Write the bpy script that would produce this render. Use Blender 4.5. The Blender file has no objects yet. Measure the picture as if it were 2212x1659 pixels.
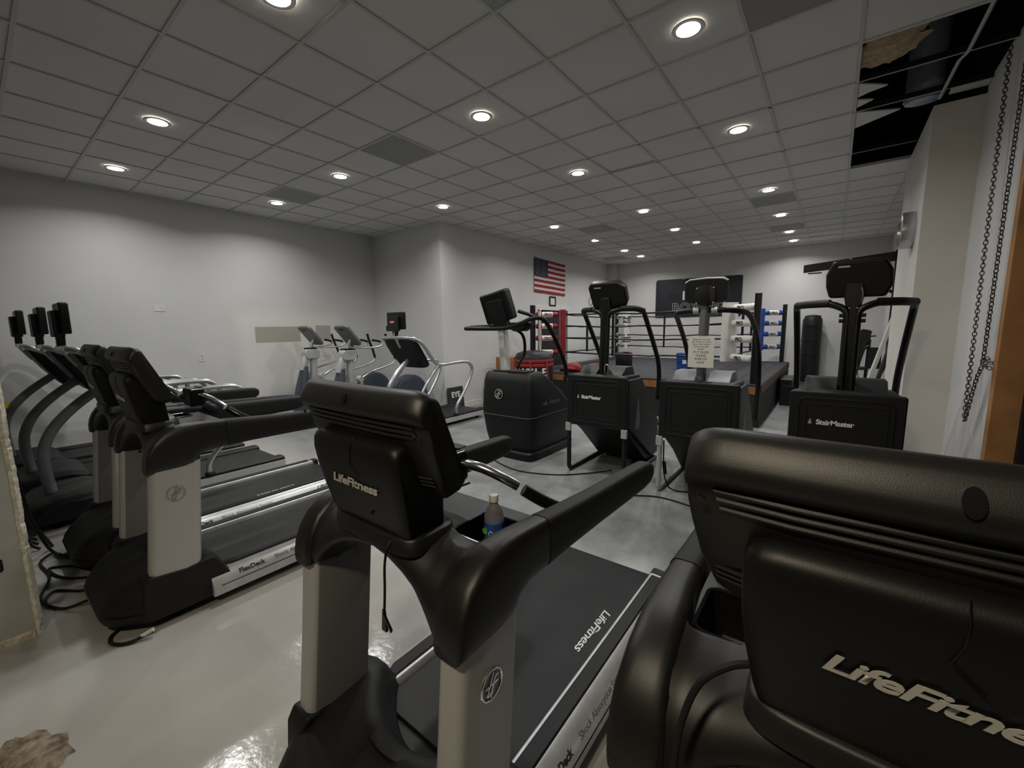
import bpy, math, random
from mathutils import Vector, Matrix
PI = math.pi
rnd = random.Random(7)
C = bpy.context.scene.collection
SC = bpy.context.scene

# ------------------------------------------------------------------ camera
HC = 1.60                       # height of the lens above the floor
cam_d = bpy.data.cameras.new('camera')
cam = bpy.data.objects.new('camera', cam_d); C.objects.link(cam)
cam_d.sensor_fit = 'HORIZONTAL'; cam_d.sensor_width = 36.0
cam_d.lens = 36.0 * 900.4 / 2212.0
cam_d.clip_start = 0.02; cam_d.clip_end = 100
_a, _b, _c = .65602, -.13350, -.01342
_R = Matrix.Rotation(_a, 3, 'Z') @ Matrix.Rotation(_b, 3, 'X') @ Matrix.Rotation(-_c, 3, 'Y')
_X, _Y, _Z = _R @ Vector((1, 0, 0)), _R @ Vector((0, 1, 0)), _R @ Vector((0, 0, 1))
_M = Matrix(((_X.x, _Z.x, -_Y.x, 0), (_X.y, _Z.y, -_Y.y, 0), (_X.z, _Z.z, -_Y.z, HC), (0, 0, 0, 1)))
cam.matrix_world = _M
SC.camera = cam
# ------------------------------------------------------------------ world, exposure, lights
w = bpy.data.worlds.new('world'); SC.world = w; w.use_nodes = True
w.node_tree.nodes['Background'].inputs[0].default_value = (.6, .65, .75, 1)
w.node_tree.nodes['Background'].inputs[1].default_value = 0.012
SC.view_settings.view_transform = 'Standard'; SC.view_settings.look = 'None'
SC.view_settings.gamma = 1.0; SC.view_settings.use_curve_mapping = False
SC.view_settings.exposure = 0.0
DOWN_W = 15.0                   # watts of one recessed ceiling lamp
WARM_W = 130.0                   # the warm bulb in the room behind the camera
CH = HC + 3.203 * .61           # ceiling height
SPOTS = [(-2.74, 1.34), (-.91, 3.15), (-5.15, 1.32), (-2.74, 3.15), (-.91, 4.98), (-6.94, 1.32), (-5.15, 3.15), (-2.74, 5.0),
         (-6.94, 3.15), (-5.15, 4.93), (-.91, 7.4), (-2.74, 7.32), (-.91, 9.2), (-2.74, 9.1), (-.91, 10.95), (-4.5, 7.28),
         (-4.48, 9.0), (-2.74, 10.8), (-.91, 12.15), (-4.48, 10.7), (-4.48, 11.85)]
down_l = bpy.data.lights.new('downlight', 'AREA'); down_l.shape = 'DISK'; down_l.size = .13
down_l.energy = DOWN_W; down_l.color = (1, .99, .965); down_l.spread = math.radians(150)
warm_l = bpy.data.lights.new('warm_bulb', 'SPOT'); warm_l.energy = WARM_W; warm_l.color = (1, .86, .63); warm_l.shadow_soft_size = .10; warm_l.spot_size = math.radians(150); warm_l.spot_blend = .8

# ------------------------------------------------------------------ materials
def mat(name, col, rough=.5, metal=0., bump=0., bscale=200., noise=0., nscale=6., emit=0., spec=None, trans=0., coat=0., col2=None, alpha=None):
    m = bpy.data.materials.new(name); m.use_nodes = True
    nt = m.node_tree; b = nt.nodes['Principled BSDF']
    b.inputs['Base Color'].default_value = (*col, 1); b.inputs['Roughness'].default_value = rough; b.inputs['Metallic'].default_value = metal
    if spec is not None: b.inputs['Specular IOR Level'].default_value = spec
    if trans: b.inputs['Transmission Weight'].default_value = trans
    if coat: b.inputs['Coat Weight'].default_value = coat
    if emit:
        b.inputs['Emission Color'].default_value = (*col, 1); b.inputs['Emission Strength'].default_value = emit
    tc = nt.nodes.new('ShaderNodeTexCoord')
    if noise or col2:
        n = nt.nodes.new('ShaderNodeTexNoise'); n.inputs['Scale'].default_value = nscale; n.inputs['Detail'].default_value = 6
        nt.links.new(tc.outputs['Object'], n.inputs['Vector'])
        r = nt.nodes.new('ShaderNodeValToRGB'); r.color_ramp.elements[0].position = .3; r.color_ramp.elements[1].position = .7
        c2 = col2 or tuple(min(1, c * (1 + noise)) for c in col); c1 = col if col2 else tuple(c * (1 - noise) for c in col)
        r.color_ramp.elements[0].color = (*c1, 1); r.color_ramp.elements[1].color = (*c2, 1)
        nt.links.new(n.outputs['Fac'], r.inputs['Fac']); nt.links.new(r.outputs['Color'], b.inputs['Base Color'])
    if bump:
        n2 = nt.nodes.new('ShaderNodeTexNoise'); n2.inputs['Scale'].default_value = bscale; n2.inputs['Detail'].default_value = 3
        nt.links.new(tc.outputs['Object'], n2.inputs['Vector'])
        bp = nt.nodes.new('ShaderNodeBump'); bp.inputs['Strength'].default_value = bump; bp.inputs['Distance'].default_value = .002
        nt.links.new(n2.outputs['Fac'], bp.inputs['Height']); nt.links.new(bp.outputs['Normal'], b.inputs['Normal'])
    return m
PLA = mat('black_plastic', (.010, .0095, .009), .42, bump=.14, bscale=900)
PLD = mat('dark_plastic', (.006, .006, .006), .42, bump=.12, bscale=700, spec=.3)
PLG = mat('gloss_black', (.007, .007, .008), .22)
RUB = mat('rubber', (.009, .009, .0095), .55, bump=.3, bscale=500, spec=.35)
SLV = mat('silver_paint', (.50, .50, .495), .42, .25, bump=.08, bscale=900)
ALU = mat('brushed_alu', (.56, .565, .57), .34, .45, noise=.12, nscale=14)
CHR = mat('chrome', (.70, .70, .71), .2, 1.)
TUB = mat('silver_tube', (.52, .53, .54), .28, .8)
GRT = mat('gray_tube', (.16, .165, .17), .45, .3)
BLT = mat('belt', (.011, .011, .0115), .46, bump=.35, bscale=420, col2=(.018, .018, .019), nscale=5, spec=.28)
BLK = mat('black_steel', (.007, .007, .008), .35, .2)
LOG = mat('logo_silver', (.62, .60, .55), .35, .3)
LGD = mat('logo_dull', (.10, .10, .10), .4, .2)
WHT = mat('white_print', (.78, .78, .76), .6)
PNT = mat('dark_print', (.02, .02, .025), .6)
CHA = mat('charcoal', (.009, .0095, .010), .48, bump=.2, bscale=300, spec=.32)
GRY = mat('gray_plastic', (.13, .135, .14), .45)
SLT = mat('slate_plastic', (.045, .055, .075), .5)
SCR = mat('screen', (.006, .006, .009), .08)
RED = mat('red_vinyl', (.23, .012, .018), .42, noise=.2, nscale=9)
REDB = mat('red_cloth', (.26, .02, .018), .6, noise=.2, nscale=9)
BLU = mat('blue_vinyl', (.012, .06, .30), .42, noise=.2, nscale=9)
WVN = mat('white_vinyl', (.68, .67, .62), .45, noise=.08, nscale=8)
CAN = mat('canvas', (.016, .016, .022), .75, noise=.25, nscale=4)
SKT = mat('skirt', (.013, .013, .014), .7, noise=.4, nscale=10)
OAK = mat('orange_wood', (.30, .12, .04), .5, noise=.25, nscale=8)
TIM = mat('timber', (.36, .17, .06), .6, noise=.22, nscale=5, bump=.2, bscale=60)
PAP = mat('paper', (.74, .72, .64), .8)
def ground_mat():
    m = mat('concrete_floor', (.30, .30, .30), .22); nt = m.node_tree; b = nt.nodes['Principled BSDF']; L = nt.links.new
    tc = nt.nodes.new('ShaderNodeTexCoord'); sp = nt.nodes.new('ShaderNodeSeparateXYZ'); L(tc.outputs['Object'], sp.inputs[0])
    n = nt.nodes.new('ShaderNodeTexNoise'); n.inputs['Scale'].default_value = 1.7; n.inputs['Detail'].default_value = 9; n.inputs['Roughness'].default_value = .68; L(tc.outputs['Object'], n.inputs['Vector'])
    r1 = nt.nodes.new('ShaderNodeValToRGB'); e = r1.color_ramp.elements; e[0].position = .3; e[0].color = (.13, .135, .135, 1); e[1].position = .72; e[1].color = (.33, .345, .345, 1)
    L(n.outputs['Fac'], r1.inputs['Fac'])
    n2 = nt.nodes.new('ShaderNodeTexNoise'); n2.inputs['Scale'].default_value = .9; n2.inputs['Detail'].default_value = 4; L(tc.outputs['Object'], n2.inputs['Vector'])
    r2 = nt.nodes.new('ShaderNodeValToRGB'); e = r2.color_ramp.elements; e[0].position = .35; e[0].color = (.36, .345, .32, 1); e[1].position = .65; e[1].color = (.46, .455, .43, 1)
    L(n2.outputs['Fac'], r2.inputs['Fac'])
    # fresh glossy paint near the doorway, worn bare concrete further in (a painted edge with a wavy outline)
    ad = nt.nodes.new('ShaderNodeMath'); ad.operation = 'MULTIPLY_ADD'; L(n2.outputs['Fac'], ad.inputs[0]); ad.inputs[1].default_value = 1.6; L(sp.outputs['Y'], ad.inputs[2])
    mr = nt.nodes.new('ShaderNodeMapRange'); mr.inputs['From Min'].default_value = 3.0; mr.inputs['From Max'].default_value = 3.7; L(ad.outputs[0], mr.inputs['Value'])
    mx = nt.nodes.new('ShaderNodeMix'); mx.data_type = 'RGBA'; L(mr.outputs['Result'], mx.inputs['Factor']); L(r2.outputs['Color'], mx.inputs[6]); L(r1.outputs['Color'], mx.inputs[7])
    L(mx.outputs[2], b.inputs['Base Color'])
    rr = nt.nodes.new('ShaderNodeMapRange'); rr.inputs['To Min'].default_value = .16; rr.inputs['To Max'].default_value = .42; L(mr.outputs['Result'], rr.inputs['Value']); L(rr.outputs['Result'], b.inputs['Roughness'])
    n3 = nt.nodes.new('ShaderNodeTexNoise'); n3.inputs['Scale'].default_value = 22; n3.inputs['Detail'].default_value = 3; L(tc.outputs['Object'], n3.inputs['Vector'])
    bp = nt.nodes.new('ShaderNodeBump'); bp.inputs['Strength'].default_value = .30; bp.inputs['Distance'].default_value = .004; L(n3.outputs['Fac'], bp.inputs['Height']); L(bp.outputs['Normal'], b.inputs['Normal'])
    return m
FLO = ground_mat()
def wall_mat(name, base, patches=(), scuff=True):
    """white paint; patches = (axis, u0, u1, z0, z1, colour, softness) painted repair rectangles; scuffs in the lowest metre and a half"""
    m = mat(name, base, .6); nt = m.node_tree; b = nt.nodes['Principled BSDF']; L = nt.links.new
    tc = nt.nodes.new('ShaderNodeTexCoord'); sp = nt.nodes.new('ShaderNodeSeparateXYZ'); L(tc.outputs['Object'], sp.inputs[0])
    n = nt.nodes.new('ShaderNodeTexNoise'); n.inputs['Scale'].default_value = 1.3; n.inputs['Detail'].default_value = 5; L(tc.outputs['Object'], n.inputs['Vector'])
    r = nt.nodes.new('ShaderNodeValToRGB'); e = r.color_ramp.elements; e[0].position = .3; e[1].position = .7
    e[0].color = (*[c * .93 for c in base], 1); e[1].color = (*base, 1); L(n.outputs['Fac'], r.inputs['Fac']); cur = r.outputs['Color']
    if scuff:
        n2 = nt.nodes.new('ShaderNodeTexNoise'); n2.inputs['Scale'].default_value = 1.1; n2.inputs['Detail'].default_value = 8; n2.inputs['Distortion'].default_value = .5; L(tc.outputs['Object'], n2.inputs['Vector'])
        mr = nt.nodes.new('ShaderNodeMapRange'); mr.inputs['From Min'].default_value = .48; mr.inputs['From Max'].default_value = .72; L(n2.outputs['Fac'], mr.inputs['Value'])
        mz = nt.nodes.new('ShaderNodeMapRange'); mz.inputs['From Min'].default_value = 1.5; mz.inputs['From Max'].default_value = 1.2; L(sp.outputs['Z'], mz.inputs['Value'])
        mm = nt.nodes.new('ShaderNodeMath'); mm.operation = 'MULTIPLY'; L(mr.outputs['Result'], mm.inputs[0]); L(mz.outputs['Result'], mm.inputs[1])
        mh = nt.nodes.new('ShaderNodeMath'); mh.operation = 'MULTIPLY'; L(mm.outputs[0], mh.inputs[0]); mh.inputs[1].default_value = .22
        mx = nt.nodes.new('ShaderNodeMix'); mx.data_type = 'RGBA'; L(mh.outputs[0], mx.inputs['Factor']); L(cur, mx.inputs[6]); mx.inputs[7].default_value = (.30, .30, .29, 1); cur = mx.outputs[2]
    for ax, u0, u1, z0, z1, col, s in patches:
        fs = []
        for out, lo, hi in ((sp.outputs[ax], u0, u1), (sp.outputs['Z'], z0, z1)):
            for edge, sgn in ((lo, 1), (hi, -1)):
                q = nt.nodes.new('ShaderNodeMapRange'); q.inputs['From Min'].default_value = edge - sgn * s; q.inputs['From Max'].default_value = edge + sgn * s; L(out, q.inputs['Value']); fs.append(q.outputs['Result'])
        f = fs[0]
        for g in fs[1:]:
            q = nt.nodes.new('ShaderNodeMath'); q.operation = 'MULTIPLY'; L(f, q.inputs[0]); L(g, q.inputs[1]); f = q.outputs[0]
        mx = nt.nodes.new('ShaderNodeMix'); mx.data_type = 'RGBA'; L(f, mx.inputs['Factor']); L(cur, mx.inputs[6]); mx.inputs[7].default_value = (*col, 1); cur = mx.outputs[2]
    L(cur, b.inputs['Base Color'])
    n4 = nt.nodes.new('ShaderNodeTexNoise'); n4.inputs['Scale'].default_value = 90; L(tc.outputs['Object'], n4.inputs['Vector'])
    bp = nt.nodes.new('ShaderNodeBump'); bp.inputs['Strength'].default_value = .12; bp.inputs['Distance'].default_value = .003; L(n4.outputs['Fac'], bp.inputs['Height']); L(bp.outputs['Normal'], b.inputs['Normal'])
    return m
WAL = wall_mat('white_wall', (.66, .66, .65))
WALP = wall_mat('patched_wall', (.66, .66, .65), [('Y', 2.82, 4.75, .55, 1.92, (.74, .73, .69), .10), ('Y', 3.08, 3.86, 1.40, 1.68, (.40, .385, .33), .006), ('Y', 4.16, 4.46, 1.42, 1.70, (.42, .405, .35), .006)])
WALB = wall_mat('back_wall_paint', (.64, .63, .62))
WALD = mat('beige_pillar', (.64, .62, .58), .6, noise=.05, nscale=2)
TIL = mat('ceiling_tile', (.66, .655, .64), .85, noise=.05, nscale=1.2, bump=.3, bscale=260)
BAR = mat('ceiling_bar', (.53, .525, .51), .6)
BARW = mat('loose_bar', (.42, .41, .38), .5)
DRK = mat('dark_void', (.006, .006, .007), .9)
INS = mat('insulation', (.52, .40, .26), .95, col2=(.28, .20, .12), nscale=22, bump=1., bscale=60)
VEN = mat('vent_panel', (.30, .30, .29), .6, noise=.06, nscale=60)
LMP = mat('lamp_glow', (1, .95, .86), .4, emit=22)
DUC = mat('duct_metal', (.50, .56, .66), .4, .25, noise=.3, nscale=5)

# ------------------------------------------------------------------ mesh building
class MB:
    def __init__(s): s.v = []; s.f = []
    def add(s, v, f):
        o = len(s.v); s.v += [tuple(p) for p in v]; s.f += [tuple(i + o for i in q) for q in f]; return s
    def box(s, x0, x1, y0, y1, z0, z1):
        return s.add([(x0, y0, z0), (x1, y0, z0), (x1, y1, z0), (x0, y1, z0), (x0, y0, z1), (x1, y0, z1), (x1, y1, z1), (x0, y1, z1)],
                     [(0, 3, 2, 1), (4, 5, 6, 7), (0, 1, 5, 4), (1, 2, 6, 5), (2, 3, 7, 6), (3, 0, 4, 7)])
    def loft(s, rings, cap=True, closed=False):
        n = len(rings[0]); v = [p for r in rings for p in r]; f = []; m = len(rings)
        for i in range(m if closed else m - 1):
            a = i * n; b = ((i + 1) % m) * n
            for k in range(n):
                q = (k + 1) % n; f.append((a + k, a + q, b + q, b + k))
        if cap and not closed: f += [tuple(range(n))[::-1], tuple(range((m - 1) * n, m * n))]
        return s.add(v, f)
    def prism(s, poly, axis, a, b):
        def P(u, w, t): return {'x': (t, u, w), 'y': (u, t, w), 'z': (u, w, t)}[axis]
        return s.loft([[P(u, w, a) for u, w in poly], [P(u, w, b) for u, w in poly]])
    def tube(s, pts, r, n=12, closed=False, cap=True, flat=None):
        pts = [Vector(p) for p in pts]; m = len(pts); rr = r if isinstance(r, (list, tuple)) else [r] * m
        tan = []
        for i in range(m):
            a = pts[(i - 1) % m] if (closed or i) else pts[i]; b = pts[(i + 1) % m] if (closed or i < m - 1) else pts[i]
            tan.append((b - a).normalized())
        up = Vector((0, 0, 1)) if abs(tan[0].z) < .9 else Vector((0, 1, 0))
        nrm = (up - tan[0] * up.dot(tan[0])).normalized(); rings = []
        for i in range(m):
            nrm = nrm - tan[i] * nrm.dot(tan[i])
            nrm = nrm.normalized() if nrm.length > 1e-6 else tan[i].orthogonal().normalized()
            bi = tan[i].cross(nrm)
            fx = flat or 1.
            rings.append([pts[i] + nrm * (rr[i] * math.cos(2 * PI * k / n)) + bi * (rr[i] * fx * math.sin(2 * PI * k / n)) for k in range(n)])
        return s.loft(rings, cap, closed)
    def lathe(s, prof, n=24, at=(0, 0, 0), axis='z', cap=True):
        rings = []
        for r, h in prof:
            ring = []
            for k in range(n):
                c, t = r * math.cos(2 * PI * k / n), r * math.sin(2 * PI * k / n)
                p = {'z': (c, t, h), 'y': (c, h, t), 'x': (h, c, t)}[axis]; ring.append((p[0] + at[0], p[1] + at[1], p[2] + at[2]))
            rings.append(ring)
        return s.loft(rings, cap)
    def xf(s, M):
        s.v = [tuple(M @ Vector(p)) for p in s.v]; return s
def ring_sq(cx, cz, hx, hz, n=20, e=4.):
    out = []
    for k in range(n):
        t = 2 * PI * (k + .5) / n; c, q = math.cos(t), math.sin(t)
        out.append((cx + hx * math.copysign(abs(c) ** (2 / e), c), cz + hz * math.copysign(abs(q) ** (2 / e), q)))
    return out
def rrect(x0, x1, y0, y1, r, n=5):
    out = []
    for cx, cy, a in ((x1 - r, y1 - r, 0), (x0 + r, y1 - r, 90), (x0 + r, y0 + r, 180), (x1 - r, y0 + r, 270)):
        for k in range(n + 1):
            t = math.radians(a + 90 * k / n); out.append((cx + r * math.cos(t), cy + r * math.sin(t)))
    return out
def spline(pts, sub=8, closed=False):
    P = [Vector(p) for p in pts]; n = len(P); out = []
    for i in range(n if closed else n - 1):
        p0 = P[(i - 1) % n] if (closed or i) else P[0] * 2 - P[1]; p1 = P[i]; p2 = P[(i + 1) % n]
        p3 = P[(i + 2) % n] if (closed or i < n - 2) else P[-1] * 2 - P[-2]
        for k in range(sub):
            t = k / sub
            out.append(.5 * ((2 * p1) + (p2 - p0) * t + (2 * p0 - 5 * p1 + 4 * p2 - p3) * t * t + (3 * p1 - p0 - 3 * p2 + p3) * t ** 3))
    if not closed: out.append(P[-1])
    return out
def fillet(pts, r, n=6):
    P = [Vector(p) for p in pts]; out = [P[0]]
    for i in range(1, len(P) - 1):
        a, b = (P[i - 1] - P[i]), (P[i + 1] - P[i]); d = min(r, a.length * .49, b.length * .49)
        s_, e_ = P[i] + a.normalized() * d, P[i] + b.normalized() * d
        for k in range(n + 1):
            t = k / n; out.append(s_ * (1 - t) ** 2 + P[i] * 2 * t * (1 - t) + e_ * t * t)
    return out + [P[-1]]
def lerp_tab(tab, x):
    if x <= tab[0][0]: return tab[0][1]
    for (a, p), (b, q) in zip(tab, tab[1:]):
        if x <= b: return p + (q - p) * (x - a) / (b - a)
    return tab[-1][1]
def obj(name, mb, material, parent=None, bevel=0., seg=2, smooth=35, sub=0, label=None, loc=None):
    me = bpy.data.meshes.new(name); me.from_pydata(mb.v, [], mb.f); me.validate(); me.update()
    import bmesh as _b
    bm = _b.new(); bm.from_mesh(me); _b.ops.recalc_face_normals(bm, faces=bm.faces); bm.to_mesh(me); bm.free()
    me.materials.append(material)
    for p in me.polygons: p.use_smooth = True
    o = bpy.data.objects.new(name, me); C.objects.link(o)
    if bevel:
        md = o.modifiers.new('bevel', 'BEVEL'); md.width = bevel; md.segments = seg; md.limit_method = 'ANGLE'; md.angle_limit = math.radians(40); md.harden_normals = True
    elif smooth is not None: me.set_sharp_from_angle(angle=math.radians(smooth))
    if sub:
        md = o.modifiers.new('subsurf', 'SUBSURF'); md.levels = sub; md.render_levels = sub
    if parent: o.parent = parent
    if label: o['label'] = label
    if loc: o.location = loc
    return o
def tag(o, label, cat, group=None):
    o['label'] = label; o['category'] = cat
    if group: o['group'] = group
    return o
def thing(name, label, cat, loc=(0, 0, 0), rz=0., group=None):
    o = bpy.data.objects.new(name, None); C.objects.link(o); o.empty_display_size = .1; o.location = loc; o.rotation_euler = (0, 0, rz)
    return tag(o, label, cat, group)
def struct(name, mb, m, bevel=0., parent=None):
    o = obj(name, mb, m, parent, bevel); o['kind'] = 'structure'; return o
def kids(o): return [c for c in list(C.objects) if c.parent == o]
def dup(o, loc=None, label=None, parent=None):
    c = o.copy(); C.objects.link(c)
    if parent: c.parent = parent
    for ch in kids(o): dup(ch, parent=c)
    if loc is not None: c.location = loc
    if label: c['label'] = label
    return c
def text_mb(body, size, origin, right, up, depth=.002, shear=0., bold=0., align='CENTER', wide=1., spacing=1.):
    cu = bpy.data.curves.new('t', 'FONT'); cu.body = body; cu.size = size; cu.extrude = depth; cu.shear = shear; cu.offset = bold; cu.align_x = align; cu.space_character = spacing; cu.resolution_u = 3
    t = bpy.data.objects.new('t', cu); C.objects.link(t); bpy.context.view_layer.update()
    me = bpy.data.meshes.new_from_object(t.evaluated_get(bpy.context.evaluated_depsgraph_get()))
    mb = MB(); mb.add([tuple(v.co) for v in me.vertices], [tuple(p.vertices) for p in me.polygons])
    bpy.data.objects.remove(t); bpy.data.curves.remove(cu); bpy.data.meshes.remove(me)
    r, u = Vector(right).normalized(), Vector(up).normalized(); nn = r.cross(u)
    o = Vector(origin); mb.v = [tuple(o + r * (x * wide) + u * y + nn * z) for x, y, z in mb.v]
    return mb
# ------------------------------------------------------------------ the room
RX = .90                                                   # right-hand wall
struct('floor', MB().box(-8.2, 3.6, -3.2, 13.3, -.12, 0), FLO)
struct('wall_left', MB().box(-8.12, -8.0, -3.2, 5.65, 0, 3.75), WALP)
struct('wall_return', MB().box(-8.0, -5.9, 5.53, 5.65, 0, 3.75), WAL)
sw = MB()
for a, b, z0, z1 in ((5.65, 8.72, 0, 3.75), (8.72, 10.2, 2.04, 3.75), (10.2, 13.12, 0, 3.75)): sw.box(-6.02, -5.9, a, b, z0, z1)
struct('wall_side', sw, WAL)
struct('wall_back', MB().box(-6.02, 1.0, 13.0, 13.12, 0, 3.75), WALB)
struct('column_back', MB().box(-5.9, -5.66, 12.72, 13.0, 0, 3.75), WALB)
struct('wall_right', MB().box(RX, RX + .12, 7.2, 13.0, 0, 3.75), WAL)
struct('pillar_right', MB().box(.56, 1.02, 5.45, 7.2, 0, 3.50), WALD)
struct('wall_right_near', MB().box(.88, .99, 4.22, 5.45, 0, 3.60), WAL)
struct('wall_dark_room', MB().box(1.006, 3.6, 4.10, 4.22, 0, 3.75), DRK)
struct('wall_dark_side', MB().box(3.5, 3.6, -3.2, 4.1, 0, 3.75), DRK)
struct('wall_behind', MB().box(-8.12, 3.6, -3.3, -3.2, 0, 3.75), mat('raw_board', (.22, .20, .17), .8))
jm = MB().box(.87, 1.005, 4.13, 4.215, 0, 3.52)
struct('trim_jamb', jm, TIM, .004)
jm = MB().box(.875, .985, 4.216, 4.222, 0, 3.52); struct('trim_edge', jm, mat('pale_joint', (.55, .53, .48), .8))
struct('baseboard_side', MB().box(-5.9, -5.885, 5.53, 8.62, 0, .11), WVN)
struct('baseboard_return', MB().box(-8.0, -5.9, 5.515, 5.53, 0, .11), WVN)
struct('baseboard_left', MB().box(-8.0, -7.985, -3.2, 5.515, 0, .11), WVN)
struct('baseboard_back', MB().box(-5.65, .9, 12.985, 13.0, 0, .11), WVN)
# doorway in the side wall behind the red corner
dm = MB(); 
for a, b, z0, z1 in ((8.62, 8.72, 0, 2.04), (10.2, 10.3, 0, 2.04), (8.62, 10.3, 2.04, 2.14)): dm.box(-5.92, -5.87, a, b, z0, z1)
struct('trim_doorway', dm, WVN, .006)
struct('door_1', MB().box(-5.98, -5.94, 8.72, 10.2, 0, 2.04), mat('black_door', (.015, .013, .013), .5))
# the cut-off partition at the left edge of the frame, with a pale raw edge and an outlet cut-out
pm = MB().box(-3.42, -3.285, -2.6, .06, 0, 2.3)
struct('partition_left', pm, mat('gray_board', (.48, .47, .43), .75, noise=.08, nscale=4))
em = MB(); r9 = random.Random(3); P_ = []
for i in range(260):
    z = 2.3 * i / 259; d = .6 * (d if i else 0) + r9.uniform(-.0014, .0014) - (.006 if r9.random() < .03 else 0)
    P_.append([(-3.30, .06, z), (-3.283 + d * .3, .052 + d, z), (-3.277 + d * .3, .066 + d, z), (-3.30, .082 + d, z), (-3.42, .08 + d, z), (-3.42, .06, z)])
em.loft(P_)
struct('trim_partition', em, mat('raw_edge', (.78, .73, .60), .9, noise=.3, nscale=40, bump=.6, bscale=80))
struct('trim_cutout', MB().prism(rrect(-.045, -.015, .40, .47, .012), 'x', -3.29, -3.2835), DRK)
bm_ = MB().box(-3.287, -3.272, -2.6, .05, 0, .035); struct('trim_sill', bm_, mat('raw_sill', (.70, .65, .53), .9, noise=.3, nscale=40))

# ------------------------------------------------------------------ suspended ceiling
GX = [-2.435 + .61 * k for k in range(-10, 12)]; GY = [2.2386 + .61 * k for k in range(-9, 19)]
def clipc(v, lo, hi): return max(lo, min(hi, v))
VENTS = [(-4.265, 2.8486), (-6.705, 2.8486), (-1.215, 7.7286), (-4.265, 7.7286), (-1.215, 10.17), (-5.485, 11.39)]
VENTS2 = [(-.605, 2.8486), (-1.825, 1.6286)]
def is_vent(x, y): return any(abs(x - a) < .05 and abs(y - b) < .05 for a, b in VENTS + VENTS2)
HOLE = lambda x, y: x > -.1 and 4.0 < y < 7.1
tl = MB(); r8 = random.Random(11)
for xa, xb in zip(GX, GX[1:]):
    for ya, yb in zip(GY, GY[1:]):
        if HOLE(xa, ya) or is_vent(xa, ya): continue
        hi = 3.6 if ya < 3.9 else RX + .02
        x0, x1, y0, y1 = clipc(xa, -8.0, hi), clipc(xb, -8.0, hi), clipc(ya, -3.2, 13.0), clipc(yb, -3.2, 13.0)
        if x1 - x0 < .02 or y1 - y0 < .02: continue
        lift = .012 if r8.random() < .05 else 0
        zz = [CH + .006 + (lift if k == r8.randrange(4) else 0) for k in range(4)]
        g = .004
        tl.add([(x0 + g, y0 + g, zz[0]), (x1 - g, y0 + g, zz[1]), (x1 - g, y1 - g, zz[2]), (x0 + g, y1 - g, zz[3]),
                (x0 + g, y0 + g, zz[0] + .016), (x1 - g, y0 + g, zz[1] + .016), (x1 - g, y1 - g, zz[2] + .016), (x0 + g, y1 - g, zz[3] + .016)],
               [(0, 3, 2, 1), (4, 5, 6, 7), (0, 1, 5, 4), (1, 2, 6, 5), (2, 3, 7, 6), (3, 0, 4, 7)])
tl.box(.645, .875, 5.305, 5.445, CH + .006, CH + .02)
struct('ceiling', tl, TIL)
gb = MB()
for x in GX:
    if -8.0 < x < -.3: gb.box(x - .012, x + .012, -3.2, 13.0, CH - .004, CH + .03)
    elif x < .3:
        gb.box(x - .012, x + .012, -3.2, 13.0, CH - .004, CH + .03)
    elif x < RX:
        for a, b in ((-3.2, 4.08), (7.11, 13.0)): gb.box(x - .012, x + .012, a, b, CH - .004, CH + .03)
    else:
        if x < 3.6: gb.box(x - .012, x + .012, -3.2, 4.1, CH - .004, CH + .03)
for y in GY:
    if y > 13 or y < -3.2: continue
    if 4.2 < y < 7.0: gb.box(-8.0, .0, y - .012, y + .012, CH - .004, CH + .03)
    else: gb.box(-8.0, 3.5 if y < 3.9 else RX, y - .012, y + .012, CH - .0035, CH + .03)
struct('ceiling_grid', gb, BAR)
# the opened-up corner of the ceiling: bare bars, dark plenum, duct, insulation, torn tile
for i, (y, x1) in enumerate(((4.6786, .875), (5.2886, .875), (6.5086, .565))):
    struct('trim_%d' % (i + 1), MB().box(.005, x1, y - .006, y + .006, CH - .004, CH + .0), BARW)
    struct('trim_%d' % (i + 11), MB().box(.005, x1, y - .003, y + .003, CH, CH + .045), DRK)
bb = MB().tube([(.64, 3.95, CH), (.63, 4.6786, CH - .006), (.60, 4.76, CH - .012), (.585, 5.40, CH - .02)], .013, 4)
struct('trim_4', bb, BARW)
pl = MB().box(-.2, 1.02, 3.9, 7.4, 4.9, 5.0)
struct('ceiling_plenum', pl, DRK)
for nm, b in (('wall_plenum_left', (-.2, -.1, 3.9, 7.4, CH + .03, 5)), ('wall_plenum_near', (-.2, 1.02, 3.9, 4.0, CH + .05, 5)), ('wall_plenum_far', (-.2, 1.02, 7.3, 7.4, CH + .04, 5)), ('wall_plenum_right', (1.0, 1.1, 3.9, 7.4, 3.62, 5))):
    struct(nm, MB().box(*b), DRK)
dt = thing('round_duct', 'bluish round metal duct seen through the open ceiling corner', 'duct', (.50, 5.62, 3.62))
obj('duct_body', MB().tube([(0, 0, 0), (0, -.05, .5), (.02, -.35, 1.3)], .13, 24), DUC, dt)
obj('collar', MB().tube([(0, 0, .02), (0, -.005, .06)], .142, 24), DUC, dt)
ib = MB(); rr9 = random.Random(5); rings = []
for j in range(9):
    ring = []
    for k in range(34):
        t = 2 * PI * k / 34; s_ = math.sin(PI * (j + .5) / 9); q = 1 + rr9.uniform(-.24, .24)
        ring.append((.17 + .19 * s_ * q * math.cos(t) - .03 * math.sin(t), 4.32 + .25 * s_ * q * math.sin(t), CH - .01 + .10 * (j / 8.) * q))
    rings.append(ring)
tag(obj('insulation_batt', ib.loft(rings), INS, smooth=60), 'torn tan insulation batt sagging into the open ceiling corner', 'insulation')
tp = MB()
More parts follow.
